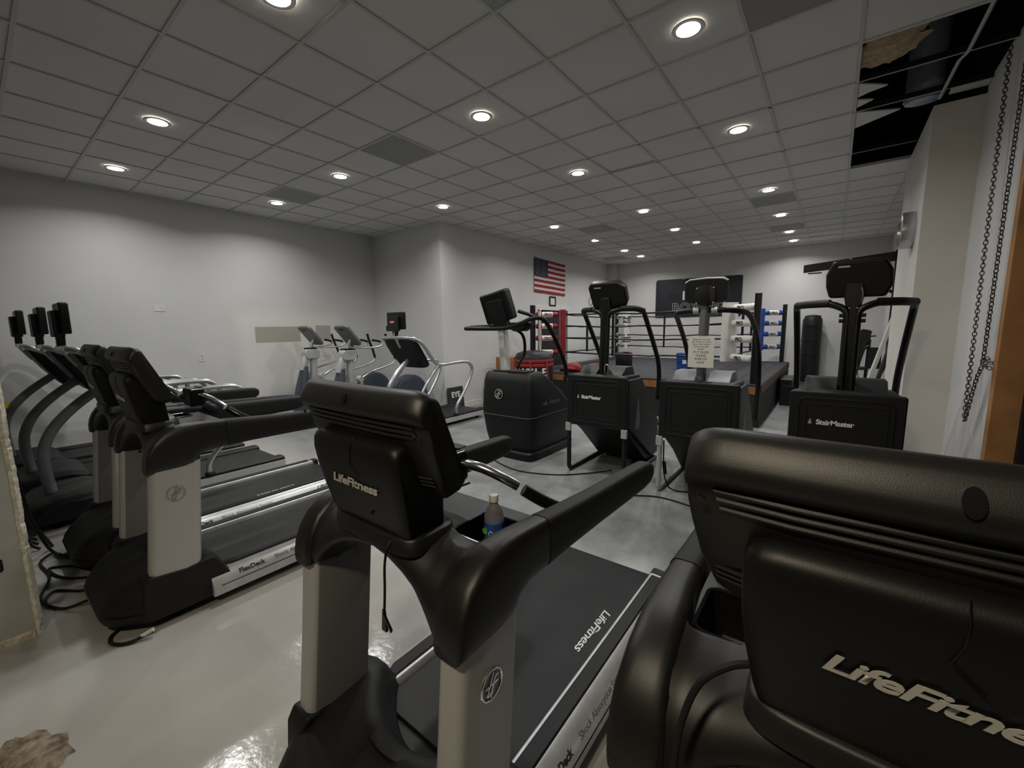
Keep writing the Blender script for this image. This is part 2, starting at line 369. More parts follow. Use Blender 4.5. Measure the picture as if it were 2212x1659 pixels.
for tri in ([(.02, 4.72), (.20, 4.90), (.02, 4.95)], [(.02, 5.02), (.13, 5.10), (.02, 5.22)]):
    tp.prism(tri, 'z', CH + .002, CH + .014)
tag(obj('torn_tile', MB().prism([(.02, 4.72), (.21, 4.90), (.09, 4.94), (.02, 4.99)], 'z', CH + .002, CH + .014), TIL), 'short jagged tile scrap on the second bare ceiling bar', 'tile scrap')
tag(obj('torn_tile', MB().prism([(.02, 5.04), (.13, 5.12), (.02, 5.21)], 'z', CH + .002, CH + .014), TIL), 'small triangular tile scrap beside the middle bare ceiling bar', 'tile scrap')
tag(obj('torn_tile', MB().prism([(.02, 5.32), (.34, 5.50), (.02, 5.72)], 'z', CH + .002, CH + .014), TIL), 'largest pointed tile scrap in the open ceiling corner', 'tile scrap')

# ------------------------------------------------------------------ recessed ceiling lamps
def downlight(loc, label):
    t = thing('recessed_downlight', label, 'ceiling lamp', loc, 0, 'recessed ceiling lamps')
    obj('trim_ring', MB().lathe([(.075, -.004), (.098, -.006), (.104, 0), (.098, .004), (.075, .004)], 32, cap=False), WVN, t)
    obj('lens', MB().lathe([(.001, -.006), (.05, -.005), (.080, -.001), (.080, .003)], 28), LMP, t)
    return t
rows = {}
def spot_label(x, y):
    near = {(-2.74, 1.34): 'lit ceiling lamp cut by the top edge of the picture', (-.91, 3.15): 'largest lit ceiling lamp, beside the gray panel at upper right',
            (-5.15, 1.32): 'lit ceiling lamp at upper left, larger of the two nearest the left wall', (-2.74, 3.15): 'lit ceiling lamp with a pale streak rising above it, middle of the ceiling',
            (-.91, 4.98): 'lit ceiling lamp just left of the opened ceiling corner', (-6.94, 1.32): 'leftmost lit ceiling lamp, low over the long left wall',
            (-5.15, 3.15): 'lit ceiling lamp below the gray vent panel in the left half', (-2.74, 5.0): 'lit ceiling lamp in the middle with light spilling on a loose grid bar',
            (-6.94, 3.15): 'lit ceiling lamp touching the gray vent nearest the left wall', (-5.15, 4.93): 'lit ceiling lamp just above the jutting wall corner',
            (-.91, 7.4): 'lit ceiling lamp right above the gray vent on the right side', (-2.74, 7.32): 'lit ceiling lamp in the middle row, above and right of the flag',
            (-.91, 9.2): 'lit ceiling lamp in the right row, first below the gray vent', (-2.74, 9.1): 'lit ceiling lamp in the middle row, second one past the flag',
            (-.91, 10.95): 'upper of two close lit ceiling lamps near the right back corner', (-4.5, 7.28): 'lit ceiling lamp directly above the american flag, beside a vent',
            (-4.48, 9.0): 'lit ceiling lamp right of the flag, left row over the boxing ring', (-2.74, 10.8): 'lit ceiling lamp in the middle row farthest back, above the banner',
            (-.91, 12.15): 'lower of two close lit ceiling lamps near the right back corner', (-4.48, 10.7): 'lit ceiling lamp beside the dark grille in the left back corner',
            (-4.48, 11.85): 'lit ceiling lamp farthest back over the left corner of the ring'}
    return near[(x, y)]
dl0 = None
for x, y in SPOTS:
    if dl0 is None: dl0 = d_ = downlight((x, y, CH - .005), spot_label(x, y))
    else: d_ = dup(dl0, (x, y, CH - .005), spot_label(x, y))
for x, y in SPOTS:
    lo = bpy.data.objects.new('downlight', down_l); C.objects.link(lo); lo.location = (x, y, CH - .03)
wl = bpy.data.objects.new('warm_bulb', warm_l); C.objects.link(wl); wl.location = (-.45, -.85, 2.92); wl.rotation_euler = (Vector((-.45, .75, 1.1)) - wl.location).to_track_quat('-Z', 'Y').to_euler()
wt = thing('work_lamp', 'warm hanging lamp with a small metal shade above the viewer', 'lamp', (-.45, -.85, 2.94))
obj('lamp_shade', MB().lathe([(.03, .06), (.05, .05), (.12, -.02), (.118, -.02), (.048, .046), (.03, .055)], 24, cap=False), BLK, wt)
obj('bulb', MB().lathe([(.001, -.06), (.025, -.05), (.033, -.02), (.02, .02), (.013, .04), (.013, .07)], 16), mat('bulb_glow', (1, .75, .45), .4, emit=12), wt)
obj('lamp_cord', MB().tube([(0, 0, .06), (0, 0, CH - 2.94)], .004, 6), BLK, wt)
# vents
def vent(x, y, label, kind):
    t = thing('ceiling_vent', label, 'vent', (x + .305, y + .305, CH), 0, 'gray panels in the ceiling grid')
    obj('panel', MB().box(-.295, .295, -.295, .295, -.001, .015), VEN if kind < 2 else mat('bright_vent', (.36, .38, .38), .5, noise=.2, nscale=30), t)
    if kind == 1:
        for k in range(12):
            y0 = -.26 + k * .046; obj('slat', MB().box(-.26, .26, y0, y0 + .02, -.008, -.001), BAR, t)
    return t
vent(-4.265, 2.8486, 'large gray square ceiling panel, left of the middle of the room', 0)
vent(-6.705, 2.8486, 'gray ceiling panel beside a lamp close to the left wall', 0)
vent(-1.215, 7.7286, 'gray ceiling panel touching a lamp on the right side', 0)
vent(-4.265, 7.7286, 'dim slatted ceiling grille above the american flag', 1)
vent(-1.215, 10.17, 'slatted ceiling grille far back on the right side', 1)
vent(-5.485, 11.39, 'slatted dark ceiling grille in the far left corner above the ring', 1)
vent(-.605, 2.8486, 'big dark gray ceiling panel cut by the top edge of the picture', 0)
vent(-1.825, 1.6286, 'pale glinting ceiling panel just showing at the top edge', 2)
# small wall things
def plate(name, loc, label, cat, hw, hh, parts):
    t = thing(name, label, cat, loc)
    obj('plate', MB().prism(rrect(-hw, hw, -hh, hh, .008), 'x', 0, .006), WVN, t, .0015)
    for z in parts: obj('socket', MB().prism(rrect(-.017, .017, z - .014, z + .014, .01), 'x', .006, .009), mat('socket_white', (.5, .5, .48), .4), t)
    return t
plate('wall_outlet', (-8.0, 2.27, 1.20), 'white wall outlet above the treadmill armrests', 'outlet', .042, .065, (-.026, .026))
plate('blank_plate', (-8.0, 1.81, 1.96), 'blank white cover plate high on the left wall', 'wall plate', .065, .045, ())
# ------------------------------------------------------------------ treadmills (foreground kind)
SIGN = (-1, 1)
INN = mat('inner_shade_gray', (.17, .17, .168), .5)
def sym(pts, s): return [(p[0] * s, *p[1:]) for p in pts]
def lf_badge(r, t=.0022):
    """ring badge with a swept monogram, drawn in the y-z plane facing +x, centred on the origin"""
    m = MB(); n = 28
    m.tube([(0, r * math.cos(2 * PI * k / n), r * math.sin(2 * PI * k / n)) for k in range(n)], r * .075, 6, closed=True)
    m.tube(spline([(0, .05 * r, .82 * r), (0, -.20 * r, .1 * r), (0, -.42 * r, -.55 * r), (0, -.1 * r, -.52 * r), (0, .1 * r, -.45 * r)], 5), r * .085, 6)
    m.tube(spline([(0, .55 * r, .50 * r), (0, .25 * r, .42 * r), (0, .10 * r, .0), (0, -.08 * r, -.8 * r)], 5), r * .085, 6)
    m.tube([(0, -.10 * r, .02 * r), (0, .58 * r, .06 * r)], r * .085, 6)
    m.tube([(0, -.62 * r, -.05 * r), (0, -.22 * r, .0)], r * .07, 6)
    return m
def brush_text(body, size, origin, right, up, **k):
    return text_mb(body, size, origin, right, up, shear=.32, bold=k.pop('bold', .012) * size * 2.2, wide=1.42, spacing=.92, **k)
def make_treadmill(t):
    # --- motor hood
    fr = lambda x: .17 * (max(0, abs(x) - .20) / .20) ** 2
    yr = lambda x: .40 + .17 * min(1, (abs(x) / .30)) ** 2
    m = MB(); rings = []
    for i in range(41):
        x = -.40 + .80 * i / 40; f, r = fr(x), yr(x); ed = .02 * max(0, (abs(x) - .37) / .03)
        rings.append([(x, y, max(.06, z - ed)) for y, z in ((f + .035, .05), (f + .012, .065), (f, .10), (f + .012, .145), (f + .05, .20), (f + .10, .245), (.27 + f * .3, .285),
                      (r - .13, .300), (r - .09, .298), (r - .06, .27), (r - .035, .215), (r - .01, .18), (r, .166), (r, .05))])
    m.loft(rings); h = obj('motor_hood', m, RUB, t, smooth=50)
    sm = MB()
    sm.loft([[(x, fr(x) - .002, .112), (x, fr(x) + .004, .118), (x, fr(x) + .010, .112), (x, fr(x) + .004, .106)] for x in [-.39 + .78 * i / 30 for i in range(31)]])
    obj('seam', sm, PLG, h)
    for s in SIGN:
        for y in (.30, 1.80): obj('leveling_foot', MB().lathe([(.03, 0), (.034, .004), (.034, .016), (.014, .02), (.014, .07)], 16, (s * .30, y, 0)), RUB, t)
    # --- deck, belt, rails
    obj('deck_frame', MB().box(-.37, .37, .40, 1.93, .05, .15), PLD, t, .008)
    obj('running_belt', MB().prism([(.46, .150), (.46, .166), (1.88, .166), (1.915, .155), (1.925, .13), (1.9, .11)], 'x', -.275, .275), BLT, t, .004)
    for s in SIGN:
        m = MB(); pr = [(.278, .05), (.278, .172), (.288, .190), (.360, .186), (.395, .168), (.428, .118), (.430, .10), (.424, .055)]
        m.loft([[(s * x, y, z) for x, z in pr] for y in (.46, 1.0, 1.90)])
        rl = obj('side_rail', m, ALU, t, .006)
        m = MB(); hx = lambda u: .018 + .022 * min(1, u * 9)
        pts = [(.300, .52), (.325, .50), (.360, .58), (.360, 1.86), (.300, 1.86)]
        m.prism([(s * x, y) for x, y in pts], 'z', .176, .197)
        obj('foot_pad', m, RUB, rl, .006)
        obj('rail_end_cap', MB().prism([(s * x, z + .004) for x, z in pr], 'y', 1.885, 1.945).xf(Matrix.Identity(4)), PLD, rl, .006)
        m = MB().tube([(s * .4285, .50, .112), (s * .4285, 1.88, .112)], .003, 6); obj('rail_groove', m, PLD, rl)
        # black block under the upright
        m = MB(); m.prism([(.17, .055), (.155, .12), (.165, .25), (.19, .292), (.43, .268), (.475, .24), (.485, .20), (.455, .12), (.38, .055)], 'x', s * .295, s * .402)
        obj('upright_foot', m, RUB, t, .012, 3)
        # silver upright: rounded slab leaning back
        m = MB(); rings = []
        for y0, y1, z0, z1 in ((.200, .432, .285, .262), (.228, .458, .55, .55), (.255, .484, .835, .845)):
            q = rrect(y0, y1, .302, .392, .028, 5); ring = []
            for y, x in q:
                u = (y - y0) / (y1 - y0); ring.append((s * (x + (.006 * math.sin(PI * u) if x > .35 else 0)), y, z0 + (z1 - z0) * u))
            rings.append(ring)
        m.loft(rings); up = obj('upright', m, SLV, t, smooth=40)
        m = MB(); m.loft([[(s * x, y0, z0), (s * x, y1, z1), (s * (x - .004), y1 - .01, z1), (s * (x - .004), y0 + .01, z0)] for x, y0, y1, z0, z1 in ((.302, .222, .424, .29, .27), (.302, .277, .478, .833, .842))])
        obj('inner_shade_slab', m, INN, up)  # added slab; its darker gray stands in for shade on the upright's inner face
        bd = lf_badge(.040); bd.xf(Matrix.Translation((.397, .350, .695)) @ Matrix.Rotation(-.105, 4, 'X'))
        if s < 0: bd.v = [(-x, y, z) for x, y, z in bd.v]
        obj('emblem', bd, CHR, up)
        for yy in (.345, .415): obj('bolt_hole', MB().lathe([(.001, .300), (.009, .300), (.009, .2955), (.001, .2955)], 10, (0, yy, .805), 'x').xf(Matrix.Scale(s, 4, (1, 0, 0))), PLG, up)
    # --- arch between the uprights
    TOP = [(0, 1.058), (.10, 1.055), (.17, 1.04), (.23, 1.022), (.29, 1.022), (.33, 1.035), (.366, 1.043)]
    BOT = [(0, .962), (.08, .955), (.15, .935), (.20, .91), (.24, .878), (.27, .845), (.292, .815), (.366, .815)]
    m = MB(); rings = []
    for i in range(65):
        x = -.366 + .732 * i / 64; a = abs(x); zt, zb = lerp_tab(TOP, a), lerp_tab(BOT, a)
        y0 = lerp_tab([(0, .285), (.2, .27), (.3, .248), (.366, .243)], a); y1 = lerp_tab([(0, .47), (.13, .47), (.16, .43), (.31, .43), (.33, .49), (.366, .495)], a)
        h = zt - zb
        rings.append([(x, y0 + .012, zb), (x, y0, zb + h * .12), (x, y0 + .002, zb + h * .30), (x, y0 + .014, zb + h * .52), (x, y0 + .045, zb + h * .76), (x, y0 + .10, zb + h * .93), (x, y0 + .17, zt), (x, y1 - .02, zt), (x, y1, zt - .015), (x, y1, zb + .015), (x, y1 - .02, zb)])
    m.loft(rings); ar = obj('upper_arch', m, PLA, t, smooth=60, sub=1)
    # --- armrests
    for s in SIGN:
        m = MB(); SEC = [(.238, .31, .394, .812, .865), (.246, .30, .399, .812, .905), (.262, .30, .402, .812, .945), (.29, .30, .404, .812, .985), (.34, .30, .405, .812, 1.022), (.40, .302, .406, .815, 1.042), (.445, .306, .406, .825, 1.046), (.475, .312, .406, .862, 1.047), (.52, .320, .406, .884, 1.046), (.62, .329, .408, .890, 1.040)]
        m.loft([ring_pts(s, *q) for q in SEC]); a_ = obj('armrest', m, PLA, t, smooth=60)
        SEC = [(.618, .327, .410, .888, 1.042), (.75, .331, .412, .892, 1.030), (.95, .338, .416, .892, 1.018), (1.20, .348, .424, .892, 1.010), (1.36, .357, .430, .895, 1.005), (1.42, .361, .432, .905, 1.000), (1.45, .367, .430, .925, .985), (1.46, .38, .42, .945, .965)]
        m = MB(); m.loft([ring_pts(s, *q) for q in SEC]); obj('hand_grip', m, RUB, a_, smooth=60)
        m = MB().tube([(s * x, y, z) for x, y, z in ((.322, .255, .90), (.322, .29, .965), (.322, .34, 1.01), (.322, .42, 1.035))], .004, 6); obj('edge_trim', m, PLG, a_)
    # --- tray with two cup wells
    m = MB(); xs = [-.325, -.310, -.160, .160, .310, .325]; ys = [.42, .445, .61, .68]
    for xa, xb in zip(xs, xs[1:]):
        for ya, yb in zip(ys, ys[1:]):
            if abs(abs(xa + xb) / 2 - .235) < .01 and abs(ya - .445) < .01: continue
            m.box(xa, xb, ya, yb, .96, .998)
    tr = obj('console_tray', m, PLA, t)
    for s in SIGN:
        m = MB(); q = rrect(min(s * .160, s * .310), max(s * .160, s * .310), .445, .61, .025)
        q2 = [(s * .235 + (x - s * .235) * .86, .5275 + (y - .5275) * .9) for x, y in q]
        n = len(q); v = [(x, y, .999) for x, y in q] + [(x, y, .90) for x, y in q2]
        m.add(v, [(i, (i + 1) % n, n + (i + 1) % n, n + i) for i in range(n)] + [tuple(range(n, 2 * n))])
        cp = obj('cup_holder', m, PLG, t, smooth=60)
        obj('cup_rim', MB().tube([(x, y, 1.0) for x, y in q], .005, 8, closed=True), PLG, cp)
    # --- console head
    PRF = [(.290, 1.443), (.278, 1.452), (.258, 1.453), (.243, 1.440), (.228, 1.412), (.224, 1.395), (.232, 1.380), (.247, 1.372), (.258, 1.340), (.268, 1.300), (.300, 1.225), (.330, 1.165), (.362, 1.142), (.402, 1.150), (.416, 1.170), (.412, 1.190)]
    m = MB(); rings = []
    cy, cz = .33, 1.30
    for x in (-.287, -.285, -.280, -.270, -.255, -.235, -.15, 0, .15, .235, .255, .270, .280, .285, .287):
        a = abs(x); k = lerp_tab([(.235, 1), (.255, .985), (.270, .955), (.280, .915), (.285, .875), (.287, .84)], a)
        bow = .012 * (x / .287) ** 2
        nar = lerp_tab([(1.14, .90), (1.25, .97), (1.35, 1.0), (1.46, 1.0)], 1.4)
        rings.append([(x * lerp_tab([(1.13, .86), (1.22, .95), (1.34, 1.), (1.47, 1.)], z), cy + (y - cy) * k + bow, cz + (z - cz) * k) for y, z in PRF])
    m.loft(rings); hd = obj('console_housing', m, PLA, t, smooth=50)
    # three long vent slots under the visor, three short ones low at each side
    nv = Vector((0, -.94, -.34)).normalized(); dv = Vector((0, .28, -.96)).normalized()
    for j in range(3):
        c = Vector((0, .2505, 1.364)) + dv * (.0150 * j)
        w_ = .247 - .004 * j
        m = MB().tube([(-w_, c.y + .010, c.z), (-.15, c.y, c.z), (.15, c.y, c.z), (w_, c.y + .010, c.z)], .0050, 8, flat=1.1); obj('vent_rib', m, PLA, hd)
    for s in SIGN:
        for j in range(3):
            c = Vector((0, .298, 1.222)) + Vector((0, .45, -.9)) * (.0125 * j)
            m = MB().tube([(s * .205, c.y + .003, c.z), (s * .248, c.y + .014, c.z - .001)], .0034, 8); obj('vent_rib', m, PLA, hd)
        obj('screw_recess', MB().lathe([(.001, 0), (.006, 0), (.006, .004), (.001, .004)], 12).xf(Matrix.Translation((s * .262, .250, 1.352)) @ Matrix.Rotation(PI / 2 + .3, 4, 'X')), PLG, hd)
    # keyhole in the top of the visor
    m = MB().lathe([(.001, 0), (.008, 0), (.0092, .0015), (.0095, .004), (.001, .004)], 20).xf(Matrix.Translation((0, .2300, 1.417)) @ Matrix.Rotation(PI / 2 - .42, 4, 'X') @ Matrix.Scale(1.75, 4, (0, 1, 0)))
    kh = obj('lock_hole', m, PLG, hd)
    obj('key_post', MB().tube([(0, .240, 1.408), (0, .226, 1.403)], .0028, 8), CHR, kh)
    m = MB().prism(rrect(-.235, .235, 0, .24, .02), 'z', 0, .004); m.xf(Matrix.Translation((0, .4095, 1.180)) @ Matrix.Rotation(PI / 2 + .45, 4, 'X') @ Matrix.Translation((0, 0, -.006)))
    obj('screen', m, SCR, hd)
    # --- lower pod carrying the lettering
    PP = [(.262, 1.312), (.240, 1.306), (.231, 1.288), (.230, 1.260), (.240, 1.20), (.256, 1.13), (.274, 1.06), (.288, 1.02), (.31, 1.0), (.42, 1.0), (.40, 1.15), (.33, 1.25)]
    m = MB(); rings = []
    for x in (-.203, -.200, -.193, -.180, -.16, -.08, 0, .08, .16, .180, .193, .200, .203):
        k = lerp_tab([(.16, 1), (.18, .985), (.193, .95), (.200, .90), (.203, .85)], abs(x))
        rings.append([(x * lerp_tab([(1.0, .86), (1.07, .93), (1.14, .97), (1.22, 1.), (1.32, 1.)], z), .33 + (y - .33) * k, 1.18 + (z - 1.18) * k) for y, z in PP])
    m.loft(rings); pd = obj('console_pod', m, PLD, t, smooth=50)
    rgt, up_ = Vector((1, 0, 0)), Vector((0, -.2, .98)).normalized()
    m = brush_text('LifeFitness', .040, (-.002, .2425, 1.166), rgt, up_, depth=.0006, bold=.010); obj('lettering', m, LOG, pd, smooth=None)
    m = MB().tube([(.01, .2415, 1.308), (.01, .2285, 1.287), (.008, .2290, 1.26), (.0, .2315, 1.235), (.03, .236, 1.205)], .0012, 5); obj('seam', m, PLG, pd)
    obj('screw_recess', MB().lathe([(.001, 0), (.006, 0), (.006, .003), (.001, .003)], 12).xf(Matrix.Translation((.05, .262, 1.098)) @ Matrix.Rotation(PI / 2 - .3, 4, 'X')), PLG, pd)
    m = MB(); m.loft([[(x, y, z) for x, y in ring_sq(0, .362, hx, hy, 40, 5.)] for z, hx, hy in ((1.0, .200, .098), (1.040, .196, .095), (1.046, .190, .089), (1.046, .15, .06))])
    obj('pod_collar', m, PLA, t, smooth=50)
    # --- crossbar with pulse grips and a switch block
    hb = obj('switch_block', MB().prism(rrect(-.075, .075, 1.085, 1.195, .02), 'y', .545, .625), PLG, t, .012, 3)
    m = MB().prism(rrect(-.05, .05, 0, .045, .008), 'z', 0, .003).xf(Matrix.Translation((0, .60, 1.196))); obj('switch_pad', m, PLD, hb)
    for s in SIGN:
        pth = spline([(s * .07, .60, 1.15), (s * .14, .615, 1.145), (s * .22, .65, 1.11), (s * .30, .72, 1.04), (s * .345, .80, .985)], 6)
        n_ = len(pth)
        obj('crossbar', MB().tube(pth[:int(n_ * .62)], .017, 14), CHR, t)
        obj('pulse_grip', MB().tube(pth[int(n_ * .60):], .020, 14), PLG, t)
    # --- lettering on belt and rail
    m = brush_text('LifeFitness', .060, (.20, 1.30, .1672), (0, -1, 0), (1, 0, 0), depth=.0006, bold=.004); obj('belt_lettering', m, LOG, t, smooth=None)
    m = text_mb('FlexDeck', .038, (.4175, .60, .1355), (0, 1, 0), (-.55, 0, .83), depth=.0006, bold=.0012, align='LEFT'); obj('rail_lettering', m, PNT, t, smooth=None)
    m = text_mb('Shock Absorption System', .036, (.4175, .805, .1355), (0, 1, 0), (-.55, 0, .83), depth=.0006, align='LEFT'); obj('rail_lettering', m, GRY, t, smooth=None)
    m = brush_text('LifeFitness', .042, (.4175, 1.68, .1355), (0, 1, 0), (-.55, 0, .83), depth=.0006, bold=.006); obj('rail_lettering', m, PNT, t, smooth=None)
def ring_pts(s, y, x0, x1, z0, z1):
    return [(s * x, y, z) for x, z in ring_sq((x0 + x1) / 2, (z0 + z1) / 2, (x1 - x0) / 2, (z1 - z0) / 2, 24, 4.)]
t2 = thing('treadmill', 'black treadmill holding a water bottle, middle of the foreground', 'treadmill', (-1.03, .37, 0), 0, 'front row of black and silver treadmills')
make_treadmill(t2)
t1 = dup(t2, (-3.19, .255, 0), 'black treadmill left of the bottle one, with cables looped at its front')
t0 = dup(t2, (-4.12, .26, 0), 'black treadmill half hidden behind the nearer left one')
t3 = dup(t2, (.125, .375, 0), 'black treadmill at lower right, its lettered console filling the corner')
t1.scale.z = t0.scale.z = 1.05
# safety cords
cl = obj('safety_cord', MB().tube(spline([(.10, .60, 1.09), (.085, .50, 1.085), (.07, .42, 1.078), (.10, .345, 1.07), (.115, .268, 1.03), (.112, .25, .98), (.110, .246, .90), (.108, .243, .845)], 8), .0035, 8), RUB, t2)
k_ = MB().prism([(-.004, .0), (.004, 0), (.011, -.065), (-.011, -.065)], 'y', -.006, .002).xf(Matrix.Translation((.108, .243, .845)))
cp_ = obj('cord_clip', k_, PLG, cl, .002)
obj('clip_lever', MB().prism([(-.003, 0), (.003, 0), (.020, -.045), (.014, -.052)], 'y', -.006, 0).xf(Matrix.Translation((.112, .239, .857 - .02)) @ Matrix.Rotation(-.35, 4, 'Y')), PLG, cp_)
cl = obj('safety_cord', MB().tube(spline([(-.18, .28, 1.105), (-.215, .262, 1.095), (-.25, .245, 1.06), (-.268, .225, 1.00), (-.275, .215, .92), (-.285, .21, .86)], 8), .0055, 8), RUB, t3)
obj('cord_clip', MB().prism(rrect(-.013, .013, -.05, .02, .004), 'y', -.008, .008).xf(Matrix.Translation((-.286, .21, .85))), GRT, cl, .002)
# water bottle in the right cup well
WAT = mat('clear_plastic', (.98, .99, 1.0), .05, trans=.86); LBL = mat('blue_label', (.02, .05, .22), .35, col2=(.03, .12, .38), nscale=60)
b = thing('water_bottle', 'small clear water bottle with white cap and blue label in the cup holder', 'bottle', (-1.03 + .242, .37 + .555, .902))
obj('bottle_body', MB().lathe([(.001, .004), (.026, 0), (.031, .006), (.031, .05), (.029, .055), (.031, .062), (.031, .115), (.0305, .128), (.025, .148), (.015, .163), (.012, .168), (.012, .180)], 28), WAT, b, smooth=60)
obj('label_wrap', MB().lathe([(.0316, .060), (.0316, .114)], 28, cap=False), LBL, b)
obj('label_dot', MB().lathe([(.001, 0), (.010, 0), (.010, .001), (.001, .001)], 16).xf(Matrix.Translation((-.012, -.0308, .088)) @ Matrix.Rotation(PI / 2, 4, 'X')), mat('label_green', (.12, .45, .06), .4), b)
obj('label_mark', MB().lathe([(.0065, 0), (.009, 0), (.009, .001), (.0065, .001)], 16, cap=False).xf(Matrix.Translation((.012, -.0305, .084)) @ Matrix.Rotation(PI / 2, 4, 'X')), WHT, b)
obj('cap', MB().lathe([(.001, .196), (.013, .196), (.0145, .193), (.0145, .176), (.001, .176)], 24), WVN, b)
# ------------------------------------------------------------------ tube-frame treadmills with a screen on a stalk
def make_tube_treadmill(t, side_legs=True, badge=False):
    m = MB(); rings = []
    for i in range(25):
        x = -.40 + .80 * i / 24; f = .10 * (abs(x) / .40) ** 2.5; e = .03 * max(0, (abs(x) - .34) / .06)
        rings.append([(x, f, .07), (x, f - .012, .11), (x, f + .01, .16), (x, f + .06, .205 - e), (x, .25, .235 - e), (x, .45, .235 - e), (x, .56, .20 - e), (x, .60, .165 - e), (x, .60, .06)])
    m.loft(rings); obj('motor_hood', m, CHA, t, smooth=50)
    obj('deck_frame', MB().box(-.40, .40, .55, 2.0, .05, .13), PLD, t, .006)
    obj('running_belt', MB().prism([(.60, .135), (.60, .150), (1.95, .150), (1.985, .14), (1.99, .12)], 'x', -.27, .27), BLT, t, .004)
    for s in SIGN:
        obj('foot_rail', MB().prism([(s * x, z) for x, z in ((.275, .12), (.275, .158), (.30, .172), (.40, .172), (.42, .16), (.42, .135), (.275, .135))], 'y', .58, 2.0), CHA, t, .004)
        obj('side_panel', MB().prism([(s * x, z) for x, z in ((.405, .05), (.425, .06), (.425, .135), (.405, .135))], 'y', .58, 2.0), SLV, t, .004)
        for y in (.20, 1.88): obj('foot', MB().lathe([(.03, 0), (.032, .012), (.014, .018), (.014, .08)], 14, (s * .32, y, 0)), RUB, t)
        if side_legs:
            up = [(.40, .50, .15), (.40, .50, .45), (.40, .58, .66), (.403, .86, .985), (.405, .93, 1.03)]
            obj('side_upright', MB().tube([(s * x, y, z) for x, y, z in spline(up, 7)], .022, 16), TUB, t)
        rl = [(.30, .42, 1.47), (.385, .47, 1.455), (.405, .60, 1.37), (.405, .76, 1.17), (.405, .86, 1.065), (.405, .98, 1.03), (.405, 1.2, 1.04), (.405, 1.46, 1.045), (.405, 1.60, 1.02), (.405, 1.68, .93), (.405, 1.66, .82), (.405, 1.57, .66), (.405, 1.45, .50), (.405, 1.31, .34), (.405, 1.27, .25), (.405, 1.27, .17)]
        h = obj('handrail', MB().tube([(s * x, y, z) for x, y, z in spline(rl, 6)], .026, 16), TUB, t)
        obj('rail_socket', MB().lathe([(.045, .165), (.045, .178), (.032, .192), (.027, .192)], 18, (s * .405, 1.27, 0)), PLD, h)
    obj('neck_tube', MB().tube(spline([(0, .22, .18), (0, .20, .45), (0, .215, .62), (0, .29, .79), (0, .44, .96), (0, .64, 1.12), (0, .70, 1.16)], 7), .040, 18), TUB if badge else GRT, t)
    obj('top_rail', MB().tube([(-.31, .42, 1.47), (-.15, .41, 1.478), (.15, .41, 1.478), (.31, .42, 1.47)], .026, 16), TUB, t)
    m = MB(); PRF = [(.46, 1.45), (.44, 1.43), (.47, 1.36), (.56, 1.20), (.68, 1.02), (.74, .985), (.82, .99), (.86, 1.02), (.78, 1.12), (.56, 1.40), (.52, 1.44)]
    rings = []
    for x in (-.355, -.345, -.32, -.2, 0, .2, .32, .345, .355):
        k = lerp_tab([(.2, 1), (.32, .97), (.345, .9), (.355, .82)], abs(x)); rings.append([(x * lerp_tab([(.98, .74), (1.2, .95), (1.3, 1.)], z), .64 + (y - .64) * k, 1.2 + (z - 1.2) * k) for y, z in PRF])
    m.loft(rings); cn = obj('console_housing', m, CHA, t, smooth=50)
    q = rrect(-.27, .27, 0, .30, .03)
    obj('display', MB().prism(q, 'z', 0, .004).xf(Matrix.Translation((0, .835, 1.055)) @ Matrix.Rotation(PI / 2 + .62, 4, 'X')), SCR, cn)
    obj('screen_stalk', MB().tube(spline([(0, .50, 1.32), (0, .44, 1.42), (0, .405, 1.50), (0, .41, 1.62)], 6), .022, 12), SLV, t)
    sc = obj('media_screen', MB().prism(rrect(-.20, .20, 1.60, 1.865, .02), 'y', .41, .47), PLD, t, .012, 3)
    obj('screen_back', MB().prism(rrect(-.135, .125, 1.575, 1.80, .012), 'y', .368, .412), CHA, sc, .008)
    obj('screen_shelf', MB().prism(rrect(-.215, -.12, 1.575, 1.66, .008), 'y', .40, .46), PLD, sc, .004)
    obj('screen_neck', MB().prism([(-.05, 1.60), (.05, 1.60), (.04, 1.54), (.025, 1.50), (-.025, 1.50), (-.04, 1.54)], 'y', .385, .44), PLD, sc, .006)
    if badge:
        lb = obj('badge', MB().prism(rrect(-.055, .055, -.018, .018, .017), 'y', .362, .368).xf(Matrix.Translation((-.005, 0, 1.715))), mat('badge_orange', (.62, .10, .06), .5), sc, label='orange badge on the screen back')
        m = text_mb('PRECOR', .022, (-.005, .3615, 1.708), (1, 0, 0), (0, 0, 1), depth=.0005); obj('lettering', m, WHT, lb, smooth=None)
pc = thing('tube_treadmill', 'silver tube-framed treadmill standing alone near the wall corner, orange badge on its screen', 'treadmill', (-5.38, 3.64, 0))
make_tube_treadmill(pc, True, True)
p1 = thing('tube_treadmill', 'tube-framed treadmill with stalk screen, nearest of the three along the left', 'treadmill', (-5.35, .09, 0), 0, 'tube-framed treadmills in the left row')
make_tube_treadmill(p1, False)
dup(p1, (-6.36, .04, 0), 'tube-framed treadmill with stalk screen, middle one of the three along the left')
dup(p1, (-7.32, -.05, 0), 'tube-framed treadmill with stalk screen, farthest left and closest to the long wall')

